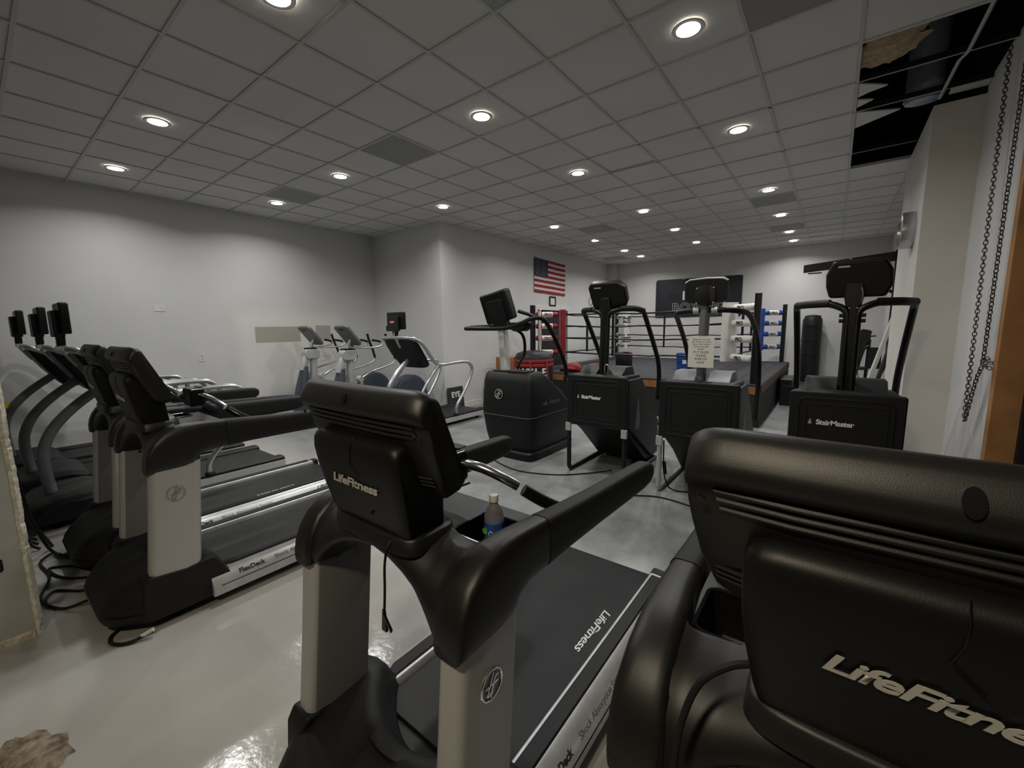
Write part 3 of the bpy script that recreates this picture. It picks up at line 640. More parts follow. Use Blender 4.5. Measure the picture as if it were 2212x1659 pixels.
# ------------------------------------------------------------------ elliptical cross-trainers by the left wall
def make_elliptical(t):
    obj('base_rail', MB().prism(rrect(-.05, .05, .06, .14, .015), 'y', .10, 1.95), SLV, t, .004)
    for y in (.12, 1.90):
        c = obj('crossbar_foot', MB().tube([(-.30, y, .045), (.30, y, .045)], .04, 14), GRT, t)
        for s in SIGN: obj('end_cap', MB().tube([(s * .285, y, .045), (s * .325, y, .045)], .045, 14), RUB, c)
    m = MB(); rings = []
    for z, y0, y1, hx in ((.06, .02, .30, .17), (.30, .03, .27, .165), (.60, .09, .27, .14), (.85, .16, .28, .10), (.97, .20, .29, .075)):
        rings.append([(x, y, z) for x, y in ring_sq(0, (y0 + y1) / 2, hx, (y1 - y0) / 2, 24, 3.)])
    m.loft(rings); sh = obj('front_shroud', m, SLT, t, smooth=60)
    obj('column', MB().tube(spline([(0, .40, .10), (0, .39, .5), (0, .40, .9), (0, .42, 1.22)], 6), .062, 20), SLV, t)
    obj('shroud_arm', MB().tube(spline([(0, .20, .90), (0, .26, 1.08), (0, .34, 1.22)], 6), .06, 18), SLV, t)
    hd = obj('head_block', MB().prism(rrect(.24, .50, 1.10, 1.275, .06), 'x', -.085, .085), SLV, t, .02, 3)
    obj('head_cap', MB().prism(rrect(.28, .46, 1.265, 1.30, .012), 'x', -.07, .07), PLD, hd, .006)
    # console: pale back shell, dark display towards the rider
    M_ = Matrix.Translation((0, .39, 1.51)) @ Matrix.Rotation(.68, 4, 'X')
    cs = obj('console_shell', MB().prism(rrect(-.20, .20, -.21, .21, .07), 'y', -.035, .02).xf(M_ @ Matrix.Rotation(PI, 4, 'Z')), GRY, t, .02, 3)
    obj('console_face', MB().prism(rrect(-.18, .18, -.19, .19, .06), 'y', .034, .040).xf(M_), SCR, cs)
    obj('carry_slot', MB().prism(rrect(-.06, .06, .13, .16, .012), 'y', -.024, -.018).xf(M_), PLD, cs)
    obj('console_neck', MB().tube([(0, .37, 1.27), (0, .40, 1.36), (0, .44, 1.43)], .028, 12), SLV, t)
    for s in SIGN:
        hb = obj('fixed_handle', MB().tube(spline([(s * .04, .42, 1.305), (s * .16, .60, 1.30), (s * .22, .80, 1.31), (s * .22, .90, 1.35), (s * .20, .88, 1.40), (s * .17, .76, 1.425)], 6), .015, 12), TUB, t)
        obj('fixed_grip', MB().tube([(s * .20, .885, 1.398), (s * .185, .82, 1.415), (s * .168, .74, 1.428)], .020, 12), RUB, hb)
        ar = obj('swing_arm', MB().tube(spline([(s * .27, .42, .80), (s * .29, .60, .90), (s * .30, .85, .96), (s * .30, 1.05, 1.02), (s * .30, 1.10, 1.10)], 6), .017, 12), TUB, t)
        obj('arm_grip', MB().tube([(s * .30, 1.10, 1.09), (s * .29, 1.06, 1.22), (s * .27, .97, 1.42), (s * .265, .94, 1.53)], .021, 12), RUB, ar)
        lk = obj('arm_link', MB().tube([(s * .27, .42, .80), (s * .25, .46, .55), (s * .22, .60, .30)], .024, 12), SLV, t)
        obj('pivot_hub', MB().lathe([(.001, -.05), (.045, -.05), (.05, -.03), (.05, .03), (.045, .05), (.001, .05)], 18, (s * .24, .42, .80), 'x'), SLV, lk)
        pd = obj('pedal_bar', MB().tube([(s * .20, .58, .28), (s * .20, 1.2, .26), (s * .20, 1.70, .34)], .03, 12), SLV, t)
        obj('pedal', MB().prism(rrect(s * .20 - .075, s * .20 + .075, .86, 1.24, .05), 'z', .285, .325), RUB, pd, .01)
        dk = obj('flywheel_cover', MB().lathe([(.001, .0), (.30, .0), (.335, .02), (.345, .05), (.335, .085), (.28, .10), (.12, .106), (.001, .106)], 44, (0, 1.62, .40), 'x').xf(Matrix.Scale(s, 4, (1, 0, 0)) @ Matrix.Translation((.02, 0, 0))), SLT, t, smooth=50)
        obj('crank_hub', MB().lathe([(.001, .10), (.07, .10), (.08, .115), (.06, .14), (.001, .14)], 24, (0, 1.66, .36), 'x').xf(Matrix.Scale(s, 4, (1, 0, 0)) @ Matrix.Translation((.02, 0, 0))), SLV, dk)
e1 = thing('elliptical_trainer', 'gray elliptical trainer farther left, console over the beige wall patch', 'elliptical trainer', (-7.45, 3.38, 0), 0, 'pair of elliptical trainers by the left wall')
make_elliptical(e1)
dup(e1, (-6.42, 3.48, 0), 'gray elliptical trainer right of its twin, beside the badge-screened treadmill')

# ------------------------------------------------------------------ dark stair climber with round emblem
t = climber = thing('stair_climber', 'black bulky stair climber with round silver emblem, left end of the step machines', 'stair climber', (-3.13, 3.93, 0))
m = MB(); rings = []
for i, (z, x, y0, y1) in enumerate(((.10, .345, .05, .98), (.30, .375, .0, 1.00), (.55, .395, -.035, 1.0), (.62, .395, -.035, .95), (.80, .385, -.02, .72), (.95, .372, .0, .47), (1.04, .355, .03, .35), (1.065, .33, .06, .32))):
    rings.append([(px, py, z) for px, py in ring_sq(0, (y0 + y1) / 2, x, (y1 - y0) / 2, 48, 9.)])
m.loft(rings); bd = obj('body_shell', m, CHA, t, smooth=40)
obj('seam', MB().loft([[(px, py, z) for px, py in ring_sq(0, .48, .398, .519, 48, 9.)] for z in (.535, .545)], cap=False), GRT, bd)
obj('base_plinth', MB().loft([[(px, py, z) for px, py in ring_sq(0, .52, hx, hy, 48, 9.)] for z, hx, hy in ((0, .38, .52), (.085, .385, .525), (.105, .37, .51))]), PLD, t, smooth=40)
obj('top_deck', MB().prism(rrect(-.26, .26, .06, .26, .04), 'z', 1.06, 1.085), PLD, t, .01)
eb = lf_badge(.058).xf(Matrix.Translation((-.08, -.032, .80)) @ Matrix.Rotation(-PI / 2, 4, 'Z')); obj('emblem', eb, LOG, bd)
m = brush_text('Life Fitness', .075, (.400, .40, .66), (0, 1, 0), (0, 0, 1), depth=.001, bold=.008); obj('lettering', m, LGD, bd, smooth=None)
col = obj('column', MB().loft([[(px, py, z) for px, py in ring_sq(xc, .16 + (z - 1.0) * .12, .055, .06, 20, 3.)] for z, xc in ((1.06, -.12), (1.35, -.17), (1.66, -.22))]), SLV, t, smooth=50)
hx = -.20
M_ = Matrix.Translation((hx - .02, .14, 1.86)) @ Matrix.Rotation(-.18, 4, 'Y') @ Matrix.Rotation(.22, 4, 'X') @ Matrix.Rotation(.10, 4, 'Z')
h = obj('display_head', MB().prism(rrect(-.20, .20, -.19, .19, .035), 'y', -.05, .10).xf(M_), PLD, t, .035, 4)
obj('display_face', MB().prism(rrect(-.17, .17, -.15, .15, .02), 'y', .0995, .104).xf(M_), SCR, h)
obj('fan_shroud', MB().prism(rrect(-.12, .12, -.19, .09, .03), 'y', -.066, -.045).xf(M_), CHA, h, .008)
obj('neck_cover', MB().prism(rrect(-.10, .10, -.26, -.17, .02), 'y', -.06, .04).xf(M_), CHA, h, .01)
pth = spline([(hx - .02, .28, 1.62), (-.42, .22, 1.62), (-.60, .10, 1.615), (-.63, .02, 1.60), (-.58, -.02, 1.60), (-.30, .0, 1.595), (0, .02, 1.60), (.20, .06, 1.65), (.34, .12, 1.71), (.42, .22, 1.69), (.43, .40, 1.52), (.43, .62, 1.25), (.43, .72, 1.05), (.42, .70, .90)], 7)
obj('handrail', MB().tube(pth, .026, 14), PLD, t)
obj('handrail', MB().tube(spline([(-.12, .20, 1.62), (.0, .36, 1.52), (-.10, .55, 1.28), (-.30, .70, 1.10), (-.38, .72, .95)], 7), .020, 12), PLD, t)
obj('upper_grip', MB().tube([(.36, .22, 1.70), (.24, .16, 1.76), (.12, .12, 1.80)], .022, 12), PLD, t)
obj('cup_tray', MB().loft([[(px, py, z) for px, py in ring_sq(.12, .16, a, b_, 24, 2.5)] for z, a, b_ in ((1.56, .09, .07), (1.60, .14, .11), (1.66, .15, .12), (1.665, .13, .10))]), PLD, t, smooth=50)

# ------------------------------------------------------------------ three steppers with slanted housings
def make_stepper(t, kind):
    m = MB()
    m.prism([(0, .555), (0, 1.085), (.03, 1.10), (.42, 1.085), (.46, 1.06), (1.00, .52), (1.06, .40), (1.06, .06), (.80, .03), (.66, .06), (.10, .53)], 'x', -.30, .30)
    b = obj('side_housing', m, CHA, t, .02, 3)
    for s in SIGN:
        q = MB().prism([(.04, .58), (.04, 1.06), (.40, 1.055), (.96, .50), (1.02, .10), (.80, .08)], 'x', s * .30, s * .337)
        sp = obj('side_panel', q, CHA, t, .012, 2)
        obj('side_slot', MB().prism([(.22, .52), (.30, .86), (.36, .62), (.36, .50)], 'x', s * .3365, s * .339), LGD, sp)
        for k in range(6): obj('groove', MB().box(min(s * .336, s * .338), max(s * .336, s * .338), .42 + .03 * k, .88, .55 - .06 * k, .556 - .06 * k), PLD, sp)
    pn = obj('front_panel', MB().prism(rrect(-.338, .338, .545, 1.092, .02), 'y', -.03, .02), CHA, t, .012, 3)
    q = rrect(-.275, .275, .595, 1.045, .045, 4)
    obj('panel_bead', MB().tube([(x, -.031, z) for x, z in q], .006, 8, closed=True), CHA, pn)
    q = rrect(-.225, .245, .64, 1.0, .02, 4); obj('panel_bead', MB().tube([(x, -.031, z) for x, z in q], .0035, 8, closed=True), CHA, pn)
    if kind != 1:
        m = text_mb('StairMaster', .052, (-.05, -.0315, .845), (1, 0, 0), (0, 0, 1), depth=.0015, bold=.0018, spacing=.94); obj('lettering', m, WHT, pn, smooth=None)
        for k in range(3): obj('lettering_mark', MB().box(-.212 + .004 * k, -.190 - .002 * k, -.033, -.031, .846 + .013 * k, .853 + .013 * k), WHT, pn)
    tp = MB()
    for a, b_ in ((-.26, -.05), (.05, .24)): tp.prism([(.07, 1.09), (.22, 1.175), (.40, 1.175), (.46, 1.06)], 'x', a, b_)
    for a, b_ in ((-.26, -.05), (.05, .24)):
        obj('top_cowl', MB().prism([(.07, 1.09), (.20, 1.175), (.38, 1.175), (.44, 1.075)], 'x', a, b_), GRT if kind == 1 else CHA, t, .008)
    # bent tube foot frame
    for s in SIGN:
        leg = fillet([(s * .322, -.01, .56), (s * .322, -.01, .025), (s * .322, .95, .025)], .06)
        lg = obj('leg', MB().tube(leg, .024, 12), SLV if kind == 1 else BLK, t)
        obj('leg_bracket', MB().box(s * .322 - .03, s * .322 + .03, -.042, -.012, .47, .56), SLV, lg, .004)
    obj('floor_bar', MB().tube([(-.322, .93, .028), (.322, .93, .028)], .026, 12), BLK, t)
    for s in SIGN:
        pa = obj('pedal_arm', MB().tube([(s * .14, .90, .36), (s * .14, 1.20, .33), (s * .14, 1.42, .30)], .02, 10), BLK, t)
        obj('pedal', MB().prism(rrect(s * .14 - .07, s * .14 + .07, 1.22, 1.56, .02), 'z', .32, .36), RUB, pa, .008)
    # column, display, handlebars
    if kind == 1:
        col = obj('column', MB().tube([(-.02, .16, 1.06), (-.01, .14, 1.50), (0, .13, 1.93)], .043, 24), GRT, t)
        m = MB(); rings = []
        for y, hx, hz in ((.06, .10, .12), (.10, .175, .10), (.13, .185, .105), (.165, .18, .10), (.17, .15, .08)): rings.append([(x, y - (z - 1.9) * .12, z) for x, z in ring_sq(.0, 1.905, hx, hz, 40, 5.)])
        m.loft(rings[1:]); h = obj('display_head', m, CHA, t, smooth=40)
        obj('display_face', MB().prism(rrect(-.15, .15, 1.83, 1.98, .02), 'y', .17, .176), SCR, h)
        m = MB(); m.loft([[(x, y, z) for x, z in ring_sq(0, 1.865, hx, hz, 36, 3.)] for y, hx, hz in ((.075, .055, .09), (.085, .088, .085), (.10, .09, .087))]); bp_ = obj('back_boss', m, CHA, h, smooth=40)
        for x, z in ((-.07, 1.80), (.07, 1.80), (-.07, 1.93), (.07, 1.93)): obj('screw', MB().lathe([(.001, 0), (.006, 0), (.006, .004), (.001, .004)], 10).xf(Matrix.Translation((x, .082, z)) @ Matrix.Rotation(PI / 2, 4, 'X')), SLV, bp_)
        obj('crown', MB().tube([(-.175, .12, 1.985), (-.14, .115, 2.008), (0, .115, 2.016), (.14, .115, 2.008), (.175, .12, 1.985)], .010, 10), SLV, h)
        for s in SIGN:
            cf = obj('handlebar', MB().tube(spline([(s * .02, .13, 1.735), (s * .12, .14, 1.735), (s * .24, .20, 1.725), (s * .31, .34, 1.70), (s * .335, .55, 1.60), (s * .345, .80, 1.42), (s * .345, .98, 1.20), (s * .345, 1.02, .95), (s * .34, .98, .62)], 7), .024, 14), PLD, t)
            obj('clamp', MB().tube([(s * .05, .13, 1.735), (s * .10, .135, 1.735)], .032, 14), SLV, cf)
    else:
        for s in SIGN:
            if kind == 0: up = [(s * .028, .16, 1.06), (s * .028, .18, 1.60), (s * .028, .18, 1.74), (s * .16, .20, 1.785), (s * .30, .26, 1.785), (s * .345, .36, 1.76), (s * .35, .60, 1.50), (s * .355, .84, 1.22), (s * .355, .90, 1.05), (s * .35, .88, .75)]
            else: up = [(s * .03, .16, 1.06), (s * .03, .18, 1.60), (s * .03, .18, 1.70), (s * .14, .20, 1.755), (s * .28, .26, 1.755), (s * .36, .38, 1.752), (s * .37, .50, 1.74), (s * .36, .72, 1.42), (s * .355, .90, 1.15), (s * .35, .94, .80)]
            pth = fillet(up, .09, 6)
            hbr = obj('handlebar', MB().tube(pth, .0255, 14), BLK, t)
            obj('grip_sleeve', MB().tube([pth_ for pth_ in fillet(up[3:6], .05, 6)], .030, 14), RUB, hbr)
        obj('column_web', MB().box(-.02, .02, .155, .20, 1.06, 1.78), PLD, t)
        obj('display_neck', MB().prism([(-.045, 1.72), (.045, 1.72), (.06, 1.80), (.05, 1.90), (-.05, 1.90), (-.06, 1.80)], 'y', .16, .21), PLD, t, .01)
        if kind == 2:
            for z in (1.62, 1.66):
                for s in SIGN: obj('knob', MB().lathe([(.001, -.014), (.014, -.014), (.014, .014), (.001, .014)], 12, (s * .065, .17, z), 'x'), RUB, t)
        tilt = .42 if kind == 0 else .14
        M_ = Matrix.Translation((.02, .20, 1.93)) @ Matrix.Rotation(.16 if kind == 0 else .0, 4, 'Z') @ Matrix.Rotation(tilt, 4, 'X')
        oct_ = [(-.20, .10), (-.17, .145), (.12, .145), (.19, .09), (.205, -.06), (.18, -.13), (.16, -.15), (-.13, -.15), (-.17, -.12)] if kind == 0 else [(-.20, .04), (-.16, .14), (.14, .14), (.185, .06), (.195, -.05), (.16, -.135), (-.17, -.135), (-.195, -.05)]
        h = obj('display_head', MB().prism(oct_, 'y', -.04, .07).xf(M_), PLD, t, .022, 4)
        obj('display_face', MB().prism([(x * .86, z * .86) for x, z in oct_], 'y', .0695, .074).xf(M_), SCR, h)
        obj('vent_slot', MB().box(-.13, -.06, -.0425, -.039, .090, .102).xf(M_), LOG, h, label='pale slot near the top of the display back')
        obj('cable', MB().tube(spline([tuple(M_ @ Vector(p)) for p in ((.02, -.05, -.06), (.03, -.065, -.12), (.02, -.05, -.22))], 5), .005, 8), GRT, h)
        if kind == 0: obj('card_loop', MB().tube(spline([tuple(M_ @ Vector(p)) for p in ((-.17, -.045, .02), (-.20, -.06, -.04), (-.185, -.06, -.09), (-.165, -.045, -.06))], 5), .003, 6), RUB, h)
s1 = thing('stepper', 'black stair stepper with white lettering beside the round-emblem climber', 'stair stepper', (-1.94, 3.98, 0), 0, 'black stair steppers in a row'); make_stepper(s1, 0)
s2 = thing('stepper', 'black stair stepper on pale legs with a paper notice on its gray column', 'stair stepper', (-.935, 3.96, 0), 0, 'black stair steppers in a row'); make_stepper(s2, 1)
s3 = thing('stepper', 'black stair stepper nearest the right-hand pillar, white lettering on its front', 'stair stepper', (.10, 3.90, 0), 0, 'black stair steppers in a row'); make_stepper(s3, 2)
pn = thing('paper_notice', 'printed paper notice stuck on the gray column of the middle stepper', 'notice', (-.945, 4.02, 1.22))
obj('sheet', MB().box(-.112, .108, .024, .026, 0, .285), PAP, pn)
y_ = .0235
for i, (tx, sz) in enumerate((('Please Do Not Let', .019), ('Any Water or Sweat', .019), ('Get on the Control', .019), ('Panel of the Stair', .019), ('Stepper', .019), ('IF IT DOES', .028), ('PLEASE', .028), ('WIPE OF', .028), ('ASAP', .028))):
    z = .262 - i * .0215 if i < 5 else .262 - 5 * .0215 - .012 - (i - 5) * .031
    obj('lettering', text_mb(tx, sz, (-.002, y_, z - .012), (1, 0, 0), (0, 0, 1), depth=.0002), PNT, pn, smooth=None)
ck = thing('carabiner', 'silver carabiner clip standing on top of the lettered left stepper', 'carabiner', (-1.885, 4.09, 1.10))
obj('hook', MB().tube(spline([(-.018, 0, .004), (-.02, 0, .06), (-.012, 0, .098), (.008, 0, .104), (.02, 0, .085), (.018, 0, .004)], 6), .005, 8), CHR, ck)
# ------------------------------------------------------------------ boxing ring
FL, FR, BR, BL = (-5.22, 7.55), (-.96, 7.50), (-.985, 12.2), (-5.30, 12.2)
RZ = .68
t = thing('boxing_ring', 'boxing ring with black canvas and red, white and blue corner pads', 'boxing ring', (0, 0, 0))
obj('platform', MB().prism([(-5.30, 7.42), (-.86, 7.38), (-.86, 12.3), (-5.36, 12.3)], 'z', .10, RZ - .05), SKT, t)
obj('edge_board', MB().prism([(-5.33, 7.40), (-.84, 7.36), (-.84, 7.42), (-5.33, 7.46)], 'z', RZ - .16, RZ - .03), OAK, t, .004)
obj('canvas', MB().prism([(-5.34, 7.40), (-.83, 7.36), (-.83, 12.33), (-5.40, 12.33)], 'z', RZ - .05, RZ), CAN, t, .015)
ft = mat('edge_fabric', (.20, .12, .08), .7, col2=(.012, .012, .012), nscale=26)
obj('edge_fabric', MB().box(-.835, -.825, 7.40, 12.3, RZ - .14, RZ - .02), ft, t)
obj('skirt', MB().loft([[(-.845 + .012 * math.sin(i * 1.9), 7.4 + 4.9 * i / 60, z) for z in (0.0, RZ - .06)] + [(-.86, 7.4 + 4.9 * i / 60, RZ - .06), (-.86, 7.4 + 4.9 * i / 60, 0)] for i in range(61)]), SKT, t)
obj('skirt', MB().loft([[(-5.3 + 4.44 * i / 60, 7.40 - .04 * i / 60 + .012 * math.sin(i * 1.7), z) for z in (0.0, RZ - .17)] + [(-5.3 + 4.44 * i / 60, 7.43, RZ - .17), (-5.3 + 4.44 * i / 60, 7.43, 0)] for i in range(61)]), SKT, t)
CEN = (-3.1, 9.85); ROPE_Z = (1.88, 1.63, 1.37, 1.06); INS = []
for (x, y), m_, nm, wm in ((FL, RED, 'red', 1), (FR, WVN, 'white', 0), (BR, BLU, 'blue', 1), (BL, WVN, 'white', 0)):
    po = obj('corner_post', MB().prism(rrect(x - .045, x + .045, y - .045, y + .045, .01), 'z', 0, 2.08), BLK, t, label='black steel post at the %s corner' % nm if nm != 'white' else None)
    dx, dy = CEN[0] - x, CEN[1] - y; dx, dy = math.copysign(1, dx) * .7071, math.copysign(1, dy) * .7071
    d = Vector((dx, dy, 0)); px, py = x + dx * .66, y + dy * .66; INS.append((px, py))
    n_ = Vector((-dy, dx, 0))
    pd = MB(); pd.loft([[Vector((px, py, 0)) + n_ * u + d * v_ + Vector((0, 0, z)) for u, v_ in rrect(-.13, .13, -.055, .055, .04)] for z in (.98, 1.0, 1.05, 1.5, 1.93, 1.965, 1.98)])
    cp = obj('corner_pad', pd, m_, t, label='%s padded corner cushion' % nm)
    for z in ROPE_Z:
        a, b_ = Vector((x, y, z)), Vector((px, py, z))
        rc = obj('turnbuckle_cover', MB().tube([a + (b_ - a) * f for f in (.10, .13, .16, .80, .83, .86)], [.03, .052, .058, .058, .052, .03], 16), m_, t, label='%s rope-end cover' % nm)
        if wm: obj('white_band', MB().tube([a + (b_ - a) * f for f in (.30, .66)], .0595, 16), WVN, rc)
        v = Vector((0, -1, 0)) if y < 9 else Vector((0, -1, 0))
        rgt = (b_ - a).normalized(); rgt = rgt if rgt.x > 0 else -rgt
        vn = rgt.cross(Vector((0, 0, 1)))
        obj('lettering', text_mb('PRO', .085, (a + b_) / 2 + vn * .0605 + Vector((0, 0, -.03)), rgt, (0, 0, 1), depth=.001, bold=.002), PNT if nm != 'red' else RED, rc, smooth=None)
    rgt = n_ if n_.x > 0 else -n_
    if nm == 'white' and y > 9:
        for z in (1.78, 1.22):
            lb = obj('label_patch', MB().loft([[Vector((px, py, z)) + rgt * u - rgt.cross(Vector((0, 0, 1))) * (-q) + Vector((0, 0, w_)) for u, w_ in rrect(-.11, .13, -.07, .07, .01)] for q in (.055, .062)]), PNT, cp, label='dark label on the pad')
            obj('lettering', text_mb('PRO', .12, Vector((px, py, z - .045)) + rgt.cross(Vector((0, 0, 1))) * .064 + rgt * .01, rgt, (0, 0, 1), depth=.001, bold=.002), WHT, lb, smooth=None)
rn = random.Random(4)
for i in range(4):
    a, b_ = INS[i], INS[(i + 1) % 4]
    for z in ROPE_Z:
        pts = [(a[0] + (b_[0] - a[0]) * f, a[1] + (b_[1] - a[1]) * f, z - .10 * f * (1 - f) * rn.uniform(.5, 1.5)) for f in [k / 12 for k in range(13)]]
        obj('rope', MB().tube(pts, .0155, 10), BLK, t)
    for f in (.36, .67):
        x, y = a[0] + (b_[0] - a[0]) * f, a[1] + (b_[1] - a[1]) * f
        if i == 0 and f > .5: continue
        obj('rope_spacer', MB().box(x - .02, x + .02, y - .02, y + .02, ROPE_Z[3] - .05, ROPE_Z[0] - .0), BLK, t)
# white hand wraps on the red corner, back panel
tag(obj('hand_wrap', MB().tube(spline([(-5.06, 7.56, 1.96), (-5.05, 7.55, 1.7), (-5.055, 7.55, 1.40), (-5.045, 7.555, 1.12), (-5.02, 7.55, 1.10), (-5.015, 7.56, 1.30), (-5.02, 7.56, 1.62), (-5.03, 7.57, 1.96), (-5.05, 7.6, 1.97)], 6), .010, 8), WHT), 'long white wrap hanging from the red ring corner', 'hand wrap')
# things on and by the ring
hb = thing('heavy_bag', 'squat black and red padded bag with white letters by the red corner', 'heavy bag', (-4.45, 6.45, 0))
obj('bag_body', MB().lathe([(.001, .0), (.34, .0), (.37, .04), (.37, .86), (.36, .95)], 40), CHA, hb)
obj('bag_top', MB().lathe([(.362, .95), (.355, 1.05), (.31, 1.13), (.20, 1.17), (.001, 1.175)], 40), CHA, hb, smooth=70)
for z in (1.0, .925): obj('red_band', MB().lathe([(.3735, z - .028), (.377, z - .02), (.377, z + .02), (.3735, z + .028)], 40, cap=False), REDB, hb)
for k, a in enumerate((-2.0, -1.1, -.3)):
    c, s_ = math.cos(a), math.sin(a)
    obj('strap', MB().tube([(.382 * c, .382 * s_, 1.0), (.395 * c, .395 * s_, .85), (.40 * c + .02, .40 * s_, .68), (.39 * c, .39 * s_, .55)], .018, 8), REDB, hb)
for k, ch in enumerate('TITLE'):
    a = -.42 + (k - 4) * .36
    c, s_ = math.cos(a), math.sin(a)
    obj('lettering', text_mb(ch, .20, (.374 * c, .374 * s_, .73), (-s_, c, 0), (0, 0, 1), depth=.004, bold=.006), WHT, hb, smooth=None)
tag(obj('wooden_box', MB().box(-5.62, -5.25, 6.75, 7.15, 0, 1.0), OAK, None, .01), 'brown wooden box behind the squat red and black bag', 'box')
ub = thing('body_bag', 'short black round bag with a red top patch standing on the ring canvas', 'bag', (-3.56, 8.6, RZ))
obj('bag_body', MB().lathe([(.001, 0), (.16, 0), (.175, .02), (.175, .34), (.16, .37), (.001, .38)], 28), CHA, ub, .006)
obj('red_patch', MB().box(.02, .13, -.15, .0, .378, .392), REDB, ub, .004)
def mitt(name, x, y, label, m_, cat, s=1., rz=0.):
    g = thing(name, label, cat, (x, y, RZ), rz)
    mm = MB(); rings = []
    for k, (u, w_, h) in enumerate(((0, .05, .05), (.06, .075, .07), (.14, .10, .085), (.22, .105, .09), (.29, .085, .075), (.33, .04, .04))):
        rings.append([(u * s, yy * s, max(.002, zz * s)) for yy, zz in ring_sq(0, h, w_, h, 18, 2.6)])
    obj('padding', mm.loft(rings), m_, g, smooth=70)
    obj('cuff', MB().tube([(-.08 * s, 0, .052 * s), (.02 * s, 0, .052 * s)], [.05 * s, .05 * s], 18), PNT, g)
    th = MB().tube(spline([(.10 * s, -.08 * s, .07 * s), (.18 * s, -.13 * s, .07 * s), (.25 * s, -.12 * s, .06 * s)], 4), [.03 * s] * 4 + [.028 * s] * 4 + [.014 * s], 12); obj('thumb', th, m_, g)
    return g
mitt('sparring_glove', -4.45, 7.60, 'red scuffed sparring glove lying nearest the squat bag', REDB, 'boxing glove', 1.1, .2)
mitt('padded_glove', -3.95, 7.62, 'red and black padded glove in the middle of three by the ring edge', REDB, 'boxing glove', 1.15, -.4)
tag(obj('foam_roller', MB().lathe([(.02, -.16), (.05, -.16), (.055, -.15), (.055, .15), (.05, .16), (.02, .16)], 24, (-3.30, 7.62, RZ + .056), 'x'), mat('cyan_foam', (.02, .22, .50), .5)), 'bright blue foam roller lying on the ring edge', 'roller')
bn = thing('blue_bin', 'deep blue plastic bin on the ring canvas behind the paper notice', 'bin', (-2.48, 9.3, RZ))
m = MB(); o_ = rrect(-.16, .16, -.13, .13, .03); i_ = rrect(-.15, .15, -.12, .12, .025)
m.loft([[(x * .9, y * .9, 0) for x, y in o_], [(x, y, .33) for x, y in o_], [(x, y, .33) for x, y in i_], [(x * .9, y * .9, .02) for x, y in i_]]); obj('bin_body', m, BLU, bn)
obj('rim', MB().tube([(x, y, .33) for x, y in o_], .012, 8, closed=True), BLU, bn)
tag(obj('notice_card', MB().box(-2.50, -2.42, 9.155, 9.163, RZ + .12, RZ + .20), WHT), 'small white card leaning on the blue bin', 'card')
st = thing('ring_steps', 'black two-step box against the right side of the boxing ring', 'steps', (-.80, 9.75, 0))
obj('lower_step', MB().box(0.02, .38, 0, .9, 0, .40), BLK, st, .01); obj('upper_step', MB().box(0.02, .22, 0, .9, .40, .52), BLK, st, .01)
# flag on the side wall: 13 stripes, canton with stars, small folds
FW, FH, FY, FZ = 1.46, .82, 8.58, 2.475
def flag_pt(u, v): # u along the wall, v upwards
    sag = -.025 * u; w_ = .006 * math.sin(u * 9 + 2 * v) + .004 * math.sin(u * 23)
    return (-5.882 + w_, FY + u, FZ + v + sag * 1.0)
fl = thing('flag', 'american flag hung flat on the side wall above a small black frame', 'flag', (0, 0, 0))
def patch(u0, u1, v0, v1, off, nu=73):
    m = MB(); v = []; f = []
    for i in range(nu + 1):
        for w_, o2 in ((v0, 0), (v1, 0), (v1, -.004), (v0, -.004)):
            p = flag_pt(u0 + (u1 - u0) * i / nu, w_); v.append((p[0] + off + o2, p[1], p[2]))
    m.loft([v[i * 4:i * 4 + 4] for i in range(nu + 1)]); return m
FRED = mat('flag_red', (.30, .014, .022), .8, noise=.12, nscale=12); FWH = mat('flag_white', (.66, .64, .62), .8); FBL = mat('flag_blue', (.012, .014, .045), .8)
sh_ = FH / 13
ws = patch(0, FW, 0, FH, 0); cloth = obj('cloth', ws, FWH, fl, smooth=70)
for k in range(13):
    if k % 2 == 0: obj('red_stripe', patch(0 if k < 6 else .60, FW, k * sh_, (k + 1) * sh_, .006), FRED, cloth, smooth=70)
ca = obj('canton', patch(0, .60, 6 * sh_, FH, .010), FBL, cloth, smooth=70)
sm = MB()
for r_ in range(9):
    for c_ in range(6 if r_ % 2 == 0 else 5):
        u = .05 + c_ * .10 + (0 if r_ % 2 == 0 else .05); v = 6 * sh_ + .03 + r_ * (7 * sh_ - .06) / 8
        p = flag_pt(u, v); pts = []
        for k in range(10):
            rr_ = .022 if k % 2 == 0 else .009; a = PI / 2 + k * PI / 5
            pts.append((p[1] + rr_ * math.cos(a), p[2] + rr_ * math.sin(a)))
        sm.prism(pts, 'x', p[0] + .0095, p[0] + .0125)
so = obj('stars', sm, FWH, ca, smooth=None); so['kind'] = 'stuff'
fm = thing('picture_frame', 'small black framed paper hanging under the flag', 'picture frame', (-5.9, 9.28, 2.15))
m = MB()
for a in ((0, .30, 0, .035), (0, .30, .215, .25), (0, .035, .035, .215), (.265, .30, .035, .215)): m.box(.002, .025, *a)
obj('frame', m, BLK, fm); obj('print', MB().box(.002, .012, .033, .267, .033, .217), PAP, fm)
